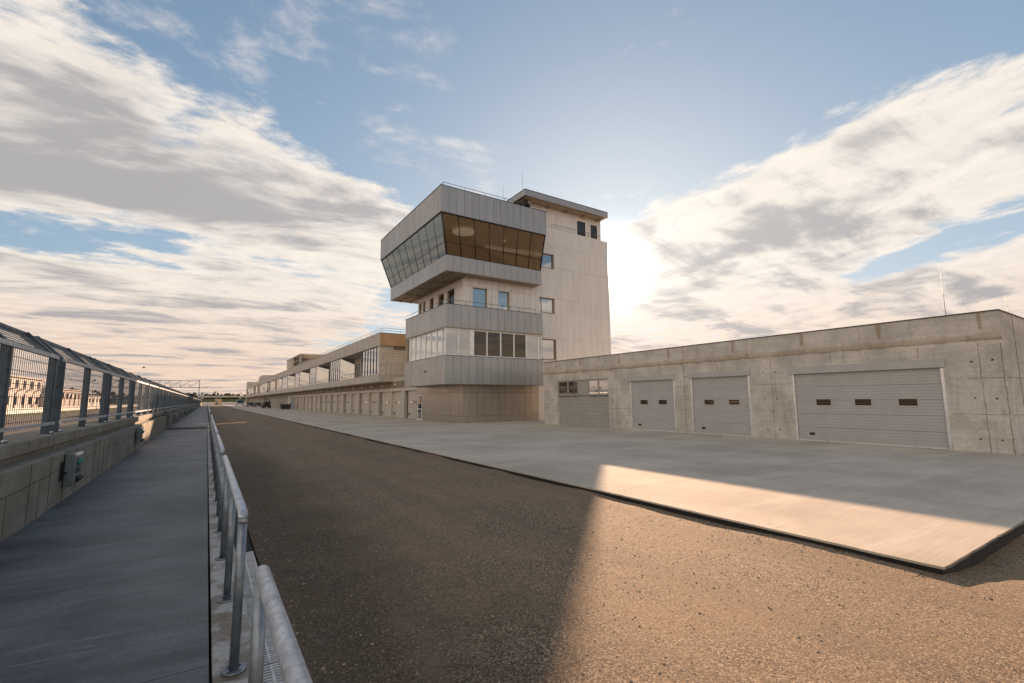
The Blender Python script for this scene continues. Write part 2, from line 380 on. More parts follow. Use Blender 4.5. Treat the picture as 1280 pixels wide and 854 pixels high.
# ------------------------------------------------------------------ mesh builder
class MB:
    def __init__(s): s.v = []; s.f = []; s.mi = []; s.sm = []
    def add(s, vs, fs, mi=0, smooth=False):
        b = len(s.v); s.v += [tuple(q) for q in vs]
        for f in fs: s.f.append(tuple(b+i for i in f)); s.mi.append(mi); s.sm.append(smooth)
        return s
    def hexa(s, P, mi=0):   # 8 corners: bottom ring 0-3, top ring 4-7
        return s.add(P, [(3, 2, 1, 0), (4, 5, 6, 7), (0, 1, 5, 4), (1, 2, 6, 5), (2, 3, 7, 6), (3, 0, 4, 7)], mi)
    def box(s, x0, y0, z0, x1, y1, z1, mi=0):
        return s.hexa([(x0, y0, z0), (x1, y0, z0), (x1, y1, z0), (x0, y1, z0), (x0, y0, z1), (x1, y0, z1), (x1, y1, z1), (x0, y1, z1)], mi)
    def fbox(s, o, u, n, u0, u1, v0, v1, d0, d1, mi=0):
        o, u, n = Vector(o), Vector(u), Vector(n); z = Vector((0, 0, 1))
        c = lambda a, b, d: o + u*a + z*b + n*d
        return s.hexa([c(u0, v0, d0), c(u1, v0, d0), c(u1, v0, d1), c(u0, v0, d1), c(u0, v1, d0), c(u1, v1, d0), c(u1, v1, d1), c(u0, v1, d1)], mi)
    def quad(s, a, b, c, d, mi=0): return s.add([a, b, c, d], [(0, 1, 2, 3)], mi)
    def tube(s, pts, r, n=8, mi=0, cap=True, r2=None):
        pts = [Vector(p) for p in pts]; rings = []
        for i, p in enumerate(pts):
            if i == 0: t = pts[1]-p
            elif i == len(pts)-1: t = p-pts[i-1]
            else: t = (pts[i+1]-p).normalized()+(p-pts[i-1]).normalized()
            t.normalize(); a = Vector((0, 0, 1)) if abs(t.z) < .9 else Vector((1, 0, 0))
            e = t.cross(a).normalized(); g = e.cross(t)
            rr = r if r2 is None else r+(r2-r)*i/(len(pts)-1)
            rings.append([p+(e*math.cos(2*math.pi*k/n)+g*math.sin(2*math.pi*k/n))*rr for k in range(n)])
        b = len(s.v); s.v += [tuple(q) for rg in rings for q in rg]
        for i in range(len(rings)-1):
            for k in range(n):
                s.f.append((b+i*n+k, b+i*n+(k+1) % n, b+(i+1)*n+(k+1) % n, b+(i+1)*n+k)); s.mi.append(mi); s.sm.append(True)
        if cap:
            s.f.append(tuple(b+k for k in range(n))[::-1]); s.mi.append(mi); s.sm.append(False)
            l = b+(len(rings)-1)*n; s.f.append(tuple(l+k for k in range(n))); s.mi.append(mi); s.sm.append(False)
        return s
    def wall(s, o, u, n, Wd, Ht, t, holes, mi=0):
        """solid wall of thickness t behind the plane (inwards), with rectangular holes (u0,u1,v0,v1)"""
        us = sorted({0.0, Wd, *[max(0, min(Wd, q)) for h in holes for q in h[:2]]}); vs = sorted({0.0, Ht, *[max(0, min(Ht, q)) for h in holes for q in h[2:]]})
        for i in range(len(us)-1):
            j = 0
            while j < len(vs)-1:
                cu = (us[i]+us[i+1])/2
                inh = lambda k: any(h[0] < cu < h[1] and h[2] < (vs[k]+vs[k+1])/2 < h[3] for h in holes)
                if inh(j): j += 1; continue
                e = j
                while e < len(vs)-1 and not inh(e): e += 1
                s.fbox(o, u, n, us[i], us[i+1], vs[j], vs[e], -t, 0, mi); j = e
        return s
    def panels(s, o, u, n, Wd, Ht, uj, vj, holes=(), gap=.020, t=.03, mi=0):
        """cladding panels standing off the plane, open joints at uj / vj, cut round the holes"""
        us = sorted({0.0, Wd, *uj, *[q for h in holes for q in h[:2]]}); vs = sorted({0.0, Ht, *vj, *[q for h in holes for q in h[2:]]})
        us = [q for q in us if -1e-6 <= q <= Wd+1e-6]; vs = [q for q in vs if -1e-6 <= q <= Ht+1e-6]
        ju, jv = set(uj), set(vj); g = gap/2
        for i in range(len(us)-1):
            for j in range(len(vs)-1):
                cu, cv = (us[i]+us[i+1])/2, (vs[j]+vs[j+1])/2
                if any(h[0] < cu < h[1] and h[2] < cv < h[3] for h in holes): continue
                a = us[i]+(g if us[i] in ju else 0); b = us[i+1]-(g if us[i+1] in ju else 0)
                c = vs[j]+(g if vs[j] in jv else 0); d = vs[j+1]-(g if vs[j+1] in jv else 0)
                if b-a < .01 or d-c < .01: continue
                s.fbox(o, u, n, a, b, c, d, 0, t, mi)
        return s
    def frame(s, o, u, n, u0, u1, v0, v1, wd, d0, d1, mi=0):
        s.fbox(o, u, n, u0, u1, v0, v0+wd, d0, d1, mi); s.fbox(o, u, n, u0, u1, v1-wd, v1, d0, d1, mi)
        s.fbox(o, u, n, u0, u0+wd, v0+wd, v1-wd, d0, d1, mi); s.fbox(o, u, n, u1-wd, u1, v0+wd, v1-wd, d0, d1, mi); return s
    def build(s, name, mats, parent=None, bevel=0.0):
        if not isinstance(mats, (list, tuple)): mats = [mats]
        me = bpy.data.meshes.new(name)
        off = root_loc(parent) if parent else Vector((0, 0, 0))
        me.from_pydata([(a-off.x, b-off.y, c-off.z) for a, b, c in s.v], [], s.f)
        for m in mats: me.materials.append(MT[m] if isinstance(m, str) else m)
        for p, mi, sm in zip(me.polygons, s.mi, s.sm): p.material_index = mi; p.use_smooth = sm
        bm = bmesh.new(); bm.from_mesh(me); bmesh.ops.recalc_face_normals(bm, faces=bm.faces); bm.to_mesh(me); bm.free()
        me.update()
        o = bpy.data.objects.new(name, me); COL.objects.link(o)
        if parent: o.parent = parent
        if bevel:
            b = o.modifiers.new('Bevel', 'BEVEL'); b.width = bevel; b.segments = 2; b.limit_method = 'ANGLE'
        return o

def root_loc(p):
    v = Vector((0, 0, 0))
    while p: v += p.location; p = p.parent
    return v
def thing(name, label, cat, loc=(0, 0, 0), group=None):
    o = bpy.data.objects.new(name, None); COL.objects.link(o); o.location = loc; o.empty_display_size = .3
    o['label'] = label; o['category'] = cat
    if group: o['group'] = group
    return o
def tag(o, label, cat, group=None):
    o['label'] = label; o['category'] = cat
    if group: o['group'] = group
    return o
def struct(o, kind='structure'): o['kind'] = kind; return o
def copy_tree(o, parent=None):
    kids = list(o.children)
    c = o.copy(); COL.objects.link(c)
    if parent: c.parent = parent
    for k in kids: copy_tree(k, c)
    return c
def seq(a, b, step): return [a+step*i for i in range(1, int((b-a)/step+1e-6)+1) if a+step*i < b-1e-3]
Xp, Yp, Xm, Ym = (1, 0, 0), (0, 1, 0), (-1, 0, 0), (0, -1, 0)

# ================================================================== ground, lane, slab, walkway
GAP0, GAP1 = 38.0, 41.4            # passage through walkway and pit wall
YEND = 300.0
g = MB(); g.quad((-4500, -4500, -.40), (4500, -4500, -.40), (4500, 4500, -.40), (-4500, 4500, -.40))
struct(g.build('ground', 'gravel'))

def smooth(a, b, x):
    t = max(0, min(1, (x-a)/(b-a))); return t*t*(3-2*t)
from mathutils import noise as mnoise
def grid(xs, ys, zf, mat, name):
    b = MB(); nx = len(xs)
    vs = [(x, y, zf(x, y)) for y in ys for x in xs]
    fs = [(j*nx+i, j*nx+i+1, (j+1)*nx+i+1, (j+1)*nx+i) for j in range(len(ys)-1) for i in range(nx-1)]
    b.add(vs, fs, 0, True); return b.build(name, mat)
def lanez(x, y):
    z = -.09
    k = smooth(6.2, 8.2, x)*smooth(-3.5, .9, y)      # ground sinks beside the end of the slab
    n = mnoise.noise(Vector((x*1.1, y*1.1, 0)))*.05+mnoise.noise(Vector((x*3.1, y*3.1, 5)))*.03
    z += k*(-.10+n) + smooth(7, 20, x)*-.04
    z += .055*smooth(5.9, 6.68, x)*(1-k)*max(0, mnoise.noise(Vector((x*.5, y*.7, 4)))+.35)*(1 if x < 7 else 0)
    z += .035*(1-smooth(1.0, 2.1, x))*mnoise.noise(Vector((x*5, y*4, 2)))*smooth(.66, .9, x)
    z += .004*mnoise.noise(Vector((x*2.3, y*2.3, 9)))
    if x > 59 or y < -59: z = -.6
    return z
xs = [.63+.3*i for i in range(20)]+[6.72+.16*i for i in range(60)]+[16.5+.9*i for i in range(50)]
ys = [-60]+[-58+2*i for i in range(24)]+[-10+.5*i for i in range(14)]+[-3+.14*i for i in range(36)]
ys = [q for q in ys if q < 2.05]+[2.06]
struct(grid(xs, ys, lanez, 'lane', 'gravel_yard'))
xs2 = [.63+.1*i for i in range(20)]+[2.63+.33*i for i in range(10)]+[5.9+.1*i for i in range(9)]
ys2 = [2.06+.12*i for i in range(180)]+[23.7+.8*i for i in range(60)]
pl = grid(xs2, ys2, lanez, 'lane', 'pit_lane')
l = MB(); l.box(.63, ys2[-1], -.6, 6.9, YEND+10, -.092); l.box(.63, 2.06, -.6, 6.7, ys2[-1], -.2)
o_ = l.build('pit_lane', 'lane'); struct(o_); struct(pl)
a = MB(); rr_ = random.Random(2)
ol = [(60, YEND), (6.68, YEND), (6.68, 42)]
yy_ = 41.8
while yy_ > 2.0: ol.append((6.68+rr_.gauss(0, .004)+(.02 if rr_.random() < .04 else 0), yy_)); yy_ -= .16
ol.append((6.69, 1.91)); xx_ = 6.85
while xx_ < 24: ol.append((xx_, 1.90+rr_.gauss(0, .004)+(.02 if rr_.random() < .05 else 0))); xx_ += .16
ol.append((60, 1.90)); n_ = len(ol)
a.add([(x, y, 0) for x, y in ol]+[(x, y, -.028) for x, y in ol], [tuple(range(n_))]+[(i, (i+1) % n_, n_+(i+1) % n_, n_+i) for i in range(n_)])
a.box(6.705, 1.93, -.38, 59.9, YEND, -.028, 1)
struct(a.build('concrete_apron', ['apron', 'slabside']))
wk = MB(); wk.box(-2.15, -20, -.5, .122, GAP0, 0); wk.box(-2.15, GAP1, -.5, .122, YEND, 0)
struct(wk.build('walkway', 'walk', bevel=.006))
wk = MB(); wk.box(-3.2, GAP0+.01, -.5, .40, GAP1-.01, -.125)
struct(wk.build('passage_floor', 'lane'))
k = MB(); k.box(.140, -20, -.5, .405, GAP0, -.004); k.box(.140, GAP1, -.5, .405, YEND, -.004)
struct(k.build('kerb', 'kerb', bevel=.012))
ch = MB(); ch.box(.405, -20, -.5, .63, YEND, -.30); ch.box(.405, 7.25, -.3, .63, YEND, -.135)
struct(ch.build('drain_channel', 'slabside'))
tr = MB(); tr.box(-22.5, -250, -.6, -3.0, 600, -.13)
struct(tr.build('race_track', 'track'))
gs = MB(); gs.box(-29.4, -250, -.6, -22.51, 600, -.11)
struct(gs.build('grass_verge', 'grass'))
gs = MB(); gs.box(-400, -250, -.6, -29.9, 600, -.2)
struct(gs.build('paddock_ground', 'gravel'))

for pts, wd in (([(-60, -40), (0, -52), (60, -44), (160, -70)], 5), ([(-40, -110), (30, -95), (110, -130)], 8), ([(20, -48), (34, -100)], 4)):
    b = MB()
    for (xa, ya), (xb, yb) in zip(pts, pts[1:]):
        n = Vector((-(yb-ya), xb-xa, 0)).normalized()*wd/2
        b.quad((xa-n.x, ya-n.y, -.39), (xb-n.x, yb-n.y, -.39), (xb+n.x, yb+n.y, -.39), (xa+n.x, ya+n.y, -.39))
    struct(b.build('service_road', 'apron'))

# drain grates beside the kerb
for i, (y0, lab) in enumerate([(6.2, 'slotted metal drain grate at the far end of the open row'),
                               (5.17, 'slotted drain grate second from the far end, beside the kerb'),
                               (4.14, 'slotted drain grate under the gap between the two nearest handrails'),
                               (3.11, 'slotted drain grate beside the far end of the nearest handrail'),
                               (2.08, 'slotted drain grate beside the nearest handrail, closest to the camera')]):
    b = MB()
    b.box(.412, y0, -.165, .432, y0+1.0, -.128); b.box(.602, y0, -.165, .622, y0+1.0, -.128); b.box(.507, y0, -.165, .523, y0+1.0, -.129)
    for j in range(26): b.box(.432, y0+.006+j*.0392, -.150, .602, y0+.006+j*.0392+.014, -.131)
    tag(b.build('drain_grate', 'grat'), lab, 'drain grate', 'drain grates along the kerb')
b = MB(); b.tube([(.64, 7.05, -.12), (.74, 6.95, -.115), (.86, 6.93, -.12)], .032, 10)
tag(b.build('pipe_offcut', 'darkbox'), 'short dark pipe lying on the mud beside the kerb drain', 'pipe')
for y0, lab in [(24.3, 'dark slot drain set across the walkway before the passage'), (45.6, 'dark slot drain set across the walkway beyond the passage')]:
    b = MB(); b.frame((-1.25, y0, .004), Xp, Ym, 0, .95, 0, .004, .002, -.24, 0); b.box(-1.24, y0+.01, -.002, -.31, y0+.23, .006)
    tag(b.build('slot_drain', 'black'), lab, 'drain')

# loose stones lying on the rolled surface
rg = random.Random(21); b = MB()
def stone(x, y, z, r):
    a_ = rg.uniform(0, 6.28); q = []
    for k in range(4): q.append((x+math.cos(a_+k*1.57)*r*rg.uniform(.7, 1.3), y+math.sin(a_+k*1.57)*r*rg.uniform(.7, 1.3), z+r*rg.uniform(-.1, .25)))
    q += [(x+rg.uniform(-.2, .2)*r, y+rg.uniform(-.2, .2)*r, z+r*rg.uniform(.5, .9)), (x, y, z-r*.6)]
    b.add(q, [(0, 1, 4), (1, 2, 4), (2, 3, 4), (3, 0, 4), (1, 0, 5), (2, 1, 5), (3, 2, 5), (0, 3, 5)])
for _ in range(9000):
    y = rg.uniform(.4, 4.0)+rg.random()**2*9; x = rg.uniform(.7, 6.6 if y > 1.8 else 11)
    if rg.random() < .12: x = 6.66-abs(rg.gauss(0, .14)) if y > 1.95 else x
    if rg.random() < .10: x = .68+abs(rg.gauss(0, .25))
    stone(x, y, lanez(x, y), min(.016, .0035+rg.expovariate(1/.0025)))
struct(b.build('loose_gravel', 'stone'), 'stuff')

# ================================================================== pit wall
def pit_wall(y0, y1, label):
    r = thing('pit_wall', label, 'wall', (-2.15, (y0+y1)/2, 0))
    prof = [(-2.15, -.4), (-2.15, .90), (-2.17, .92), (-2.37, .93), (-2.37, 1.03), (-2.29, 1.035), (-2.28, 1.05), (-2.28, 1.215), (-2.295, 1.23), (-3.0, 1.23), (-3.0, -.4)]
    b = MB(); n = len(prof)
    vs = [(x, y0, z) for x, z in prof]+[(x, y1, z) for x, z in prof]
    b.add(vs, [(i, (i+1) % n, n+(i+1) % n, n+i) for i in range(n)]+[tuple(range(n))[::-1], tuple(range(n, 2*n))])
    y = y0+.7; rnd = random.Random(int(y0)+3)
    while y < min(y1, 110) - .3:      # formwork joints and shutter lines, stained
        b.box(-2.15, y, 0, -2.147, y+.022, .895, 1)
        b.box(-2.28, y+.35, 1.055, -2.277, y+.36, 1.21, 1)
        b.box(-2.37, y+1.1, .935, -2.367, y+1.112, 1.025, 1)
        L = rnd.choice([1.1, 1.5, .55, 1.9])
        zz = .60+rnd.uniform(-.03, .03)
        if L > .6: b.box(-2.15, y+.02, zz, -2.147, y+L-.02, zz+.012, 1)
        if rnd.random() < .6: b.box(-2.15, y+L*.5, 0, -2.147, y+L*.5+.008, zz-.01, 1)
        y += L
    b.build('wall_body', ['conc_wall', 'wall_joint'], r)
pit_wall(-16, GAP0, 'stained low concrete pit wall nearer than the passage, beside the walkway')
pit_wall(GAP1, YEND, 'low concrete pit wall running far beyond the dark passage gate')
r = thing('steel_gate', 'dark steel gate closing the passage in the pit wall', 'gate', (-2.6, (GAP0+GAP1)/2, -.12))
b = MB(); b.box(-2.64, GAP0+.04, -.05, -2.58, GAP1-.04, 1.2); b.build('gate_panel', 'darkbox', r)
b = MB()
for yy in (GAP0+.03, (GAP0+GAP1)/2, GAP1-.09): b.box(-2.57, yy, -.12, -2.50, yy+.06, 1.24)
b.box(-2.57, GAP0+.09, 1.18, -2.51, GAP1-.09, 1.24); b.build('gate_frame', 'galv_dark', r)

# ---- fence panels on the pit wall
FX = -2.5
def fence_panel(y0, label):
    r = thing('catch_fence_panel', label, 'fence panel', (FX, y0, 1.23), 'galvanised fence panels along the pit wall')
    L = 4.93; zb = 2.66; tip = Vector((-2.93, 0, 3.07))
    for i in range(3):
        y = y0+i*(L/2)
        b = MB(); b.box(FX-.06, y-.045, 1.245, FX+.06, y+.045, zb)
        b.hexa([(FX-.06, y-.045, zb), (FX+.06, y-.045, zb), (FX+.06, y+.045, zb), (FX-.06, y+.045, zb),
                (tip.x-.05, y-.045, tip.z-.05), (tip.x+.05, y-.045, tip.z+.05), (tip.x+.05, y+.045, tip.z+.05), (tip.x-.05, y+.045, tip.z-.05)])
        p = b.build('post', 'galv_dark', r)
        b = MB(); b.box(FX-.10, y-.08, 1.231, FX+.11, y+.08, 1.245)
        for sy in (-.06, .06): b.tube([(FX+.085, y+sy, 1.245), (FX+.085, y+sy, 1.275)], .016, 6, 1)
        b.build('base_plate', ['galv_dark', 'alu'], p)
    b = MB(); b.box(FX+.02, y0-.045, zb-.035, FX+.075, y0+L+.045, zb+.035); b.build('top_rail', 'galv', r)
    b = MB(); b.box(FX+.062, y0-.045, 1.40, FX+.11, y0+L+.045, 1.45); b.build('bottom_rail', 'galv', r)
    b = MB(); b.box(tip.x-.05, y0-.05, tip.z-.03, tip.x+.02, y0+L+.05, tip.z+.045); b.build('ridge_rail', 'galv_dark', r)
    b = MB(); e = .0034
    y = y0+.06
    while y < y0+L-.05:
        if min(abs(y-(y0+i*L/2)) for i in range(3)) > .05: b.box(FX+.035-e, y-e, 1.45, FX+.035+e, y+e, zb-.03)
        y += .10
    z = 1.5
    while z < zb-.05:
        b.box(FX+.028, y0, z-.005, FX+.033, y0+L, z+.005); z += .20
    b.build('mesh_infill', 'wire', r)
    b = MB(); dv = Vector((tip.x-FX, 0, tip.z-zb)); nv = Vector((dv.z, 0, -dv.x)).normalized()*.004
    for k in range(8):
        f0, f1 = (k+.36)/8, (k+.60)/8
        A = Vector((FX, 0, zb+.02))+dv*f0; B = Vector((FX, 0, zb+.02))+dv*f1
        b.hexa([(A.x, y0, A.z), (B.x, y0, B.z), (B.x, y0+L, B.z), (A.x, y0+L, A.z)]+[(A.x+nv.x, y0, A.z+nv.z), (B.x+nv.x, y0, B.z+nv.z), (B.x+nv.x, y0+L, B.z+nv.z), (A.x+nv.x, y0+L, A.z+nv.z)])
    y = y0+.05
    while y < y0+L:
        A = Vector((FX, 0, zb+.03)); B = A+dv
        b.hexa([(A.x, y, A.z), (B.x, y, B.z), (B.x, y+.012, B.z), (A.x, y+.012, A.z)]+[(A.x+nv.x, y, A.z+nv.z), (B.x+nv.x, y, B.z+nv.z), (B.x+nv.x, y+.012, B.z+nv.z), (A.x+nv.x, y+.012, A.z+nv.z)])
        y += .10
    b.build('canopy_mesh', 'wire', r)
    return r
labs = ['mesh fence panel cut off by the left edge of the photo, nearest of all',
        'mesh fence panel second from the left edge, above the nearer socket box',
        'mesh fence panel third from the left edge, between the two nearer socket boxes',
        'mesh fence panel fourth from the left edge, above the second socket box',
        'mesh fence panel just before the sunlit patch of pit wall',
        'mesh fence panel above the sunlit patch of pit wall, just before the passage']
far_lab = 'mesh fence panel in the dense far run beyond the passage gate'
fp = fence_panel(7.25, labs[0])
for i in range(1, 53):
    y = 7.25+5.55*i
    c = copy_tree(fp); c.location = (FX, y, 1.23)
    c['label'] = labs[i] if i < len(labs) else far_lab

# ---- socket boxes on the pit wall
def socket_box(y, label):
    X = -2.147
    r = thing('socket_box', label, 'socket box', (X, y, .55), 'socket boxes on the pit wall')
    b = MB()
    pr = [(0.012, .27), (.012, .86), (.13, .86), (.17, .80), (.17, .35), (.13, .27)]
    vs = [(X+x, y, z) for x, z in pr]+[(X+x, y+.42, z) for x, z in pr]; n = len(pr)
    b.add(vs, [(i, (i+1) % n, n+(i+1) % n, n+i) for i in range(n)]+[tuple(range(n)), tuple(range(n, 2*n))])
    b.build('body', 'grey_pl', r, .012)
    b = MB(); b.box(X+.14, y+.05, .82, X+.20, y+.37, .875); b.build('top_cover', 'white', r, .01)
    b = MB()
    for k in range(2):
        b.tube([(X+.165, y+.13+.16*k, .70), (X+.215, y+.13+.16*k, .685)], .06, 12)
    b.build('socket', 'green', r)
    b = MB(); b.box(X+.165, y+.04, .50, X+.178, y+.38, .60); b.build('breaker_window', 'black', r)
    b = MB()
    for k in range(2): b.tube([(X+.165, y+.13+.16*k, .42), (X+.225, y+.13+.16*k, .36)], .055, 12)
    b.build('socket', 'black', r)
    b = MB(); b.frame((X, y, 0), Yp, Xp, -.24, -.08, .40, .74, .022, .002, .02); b.box(X+.002, y-.08, .50, X+.06, y, .54); b.build('bracket', 'black', r)
    return r
sb = socket_box(11.9, 'grey socket box with green sockets on the pit wall, nearest of the row')
for i, y in enumerate([22.4, 45.5, 56.0, 66.5, 77.0, 87.5, 98.0]):
    c = copy_tree(sb); c.location = (-2.147, y, .55)
    c['label'] = ['dark grey socket box second along the pit wall, just before the sunlit patch'][0] if i == 0 else 'dark socket box on the far pit wall beyond the passage'

# ---- handrails along the kerb
def handrail(y0, y1, label, npost):
    r = thing('handrail', label, 'handrail', (.262, (y0+y1)/2, 0), 'galvanised handrails along the kerb')
    b = MB(); zt = 1.02
    b.tube([(.262, y0+.02, zt-.06), (.262, y0+.035, zt-.02), (.262, y0+.07, zt), (.262, y1-.07, zt), (.262, y1-.035, zt-.02), (.262, y1-.02, zt-.06)], .032, 16)
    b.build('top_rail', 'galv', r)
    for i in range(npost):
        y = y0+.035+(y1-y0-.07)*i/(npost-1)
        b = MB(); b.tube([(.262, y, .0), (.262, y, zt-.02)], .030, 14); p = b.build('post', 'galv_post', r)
        b = MB(); b.tube([(.262, y, -.003), (.262, y, .010)], .075, 16)
        for q in range(4): b.tube([(.262+.05*math.cos(q*1.57+.78), y+.05*math.sin(q*1.57+.78), .01), (.262+.05*math.cos(q*1.57+.78), y+.05*math.sin(q*1.57+.78), .022)], .009, 6)
        b.build('base_plate', 'galv_post', p)
    return r
handrail(-1.35, 2.60, 'galvanised tube handrail nearest the camera, running out of the bottom edge', 4)
h0 = handrail(3.86, 8.0, 'galvanised tube handrail second from the camera, its end post by the drain grates', 4)
hl = ['galvanised handrail third from the camera along the kerb', 'galvanised handrail fourth from the camera along the kerb', 'galvanised handrail fifth from the camera along the kerb']
for i in range(1, 56):
    y = 5.93+5.15*i
    if GAP0-2.2 < y < GAP1+2.2: continue
    c = copy_tree(h0); c.location = (.262, y, 0)
    c['label'] = hl[i-1] if i <= 3 else 'small distant galvanised handrail, one of the far row along the kerb'

# ================================================================== garage block on the right
GX, GY0, GY1, GH = 21.2, 3.95, 28.35, 4.55
gar = thing('garage_building', 'low raw concrete garage block with four grey sectional doors, right of the tower', 'garage', (GX+6, 16, 0))
O = (GX, GY0, -.02)
doors = [(5.46, 10.48, 3.08, 2.80, 3), (12.38, 15.6, 3.09, 2.85, 2), (16.6, 19.8, 3.10, 2.84, 2), (21.6, 26.75, 3.10, 3.10, 0)]
b = MB()
b.wall(O, Yp, Xm, GY1-GY0, 3.60, .30, [(d[0]-GY0, d[1]-GY0, -.1 if 0 else 0, d[2]+.02) for d in doors])
b.wall((GX, GY0, 3.58), Yp, Xm, GY1-GY0, GH-3.58, .30, [])
b.box(GX+.30, GY0, -.02, GX+12, GY0+.3, GH); b.box(GX+.30, GY1-.3, -.02, GX+12, GY1, GH); b.box(GX+11.7, GY0+.3, -.02, GX+12, GY1-.3, GH)
rj = random.Random(5)
def vstain(y, z0, z1, wd, mi=1, pr=.004):
    z = z0
    while z < z1-.01:
        h = min(.16, z1-z); j = rj.uniform(-.010, .010); w2 = wd*rj.uniform(.6, 1.25)
        b.box(GX-pr, y+j-w2/2, z, GX+.01, y+j+w2/2, z+h, mi); z += h
def hstain(z, y0, y1, wd, mi=1):
    y = y0
    while y < y1-.01:
        h = min(.22, y1-y); j = rj.uniform(-.008, .008); w2 = wd*rj.uniform(.4, 1.2)
        b.box(GX-.0035, y, z+j-w2/2, GX+.01, y+h, z+j+w2/2, mi); y += h
for y in (4.53, 11.35, 15.95, 20.9, 28.0): vstain(y, 0, 3.55, .016)
vstain(4.0, 0, 3.5, .02)
for y in (6.1, 8.9, 14.0, 18.0, 23.0, 24.9): vstain(y, 3.15, 3.55, .02)
for z in (1.22, 2.40):
    for y0, y1 in ((GY0+.05, 5.35), (10.55, 12.3), (15.7, 16.5), (19.9, 21.5), (26.8, GY1)): hstain(z, y0, y1, .018)
for y in (4.42, 7.2, 9.95, 13.1, 16.9, 20.6, 24.2, 26.9): vstain(y, 3.98, GH-.02, .13, 2, .005)
for y in (4.25, 4.75, 11.15, 11.7, 15.85, 20.2, 20.75, 21.25, 27.3):   # tie holes
    for z in (.42, 1.75, 2.95):
        b.tube([(GX-.006, y+rj.uniform(-.05, .05), z+rj.uniform(-.04, .04)), (GX+.02, y, z)], .028, 8, 3)
b.build('wall', ['conc', 'conc_stain', 'conc_brown', 'tie'], gar)
# rough lip where the parapet was poured
b = MB(); n = 220; vs = []; rows = 6
for i in range(n+1):
    y = GY0-.02+(GY1-GY0+.04)*i/n
    lo = 3.60+.05*mnoise.noise(Vector((y*1.7, 0, 0)))+.04*mnoise.noise(Vector((y*6, 3, 0)))
    hi = 3.88+.05*mnoise.noise(Vector((y*1.1, 7, 0)))+.03*mnoise.noise(Vector((y*7, 5, 0)))
    for k in range(rows):
        f = k/(rows-1); z = lo+(hi-lo)*f
        d = (.012+.045*math.sin(math.pi*f)*(.7+.8*mnoise.noise(Vector((y*3, z*5, 1))))) if 0 < k < rows-1 else -.01
        vs.append((GX-d, y, z))
b.add(vs, [(i*rows+k, (i+1)*rows+k, (i+1)*rows+k+1, i*rows+k+1) for i in range(n) for k in range(rows-1)], 0, True)
b.build('concrete_lip', 'conc_rough', gar)
b = MB(); b.box(GX-.03, GY0-.03, GH, GX+12.03, GY1+.03, GH+.035)
b.build('roof_flashing', 'roofdark', gar)
b = MB(); b.box(GX+1.6, GY0-.012, 0, GX+1.62, GY0-.002, GH); b.box(GX, GY0-.01, 2.4, GX+12, GY0-.002, 2.415); b.box(GX, GY0-.01, 1.2, GX+12, GY0-.002, 1.212)
b.build('side_stain', 'conc_stain', gar)
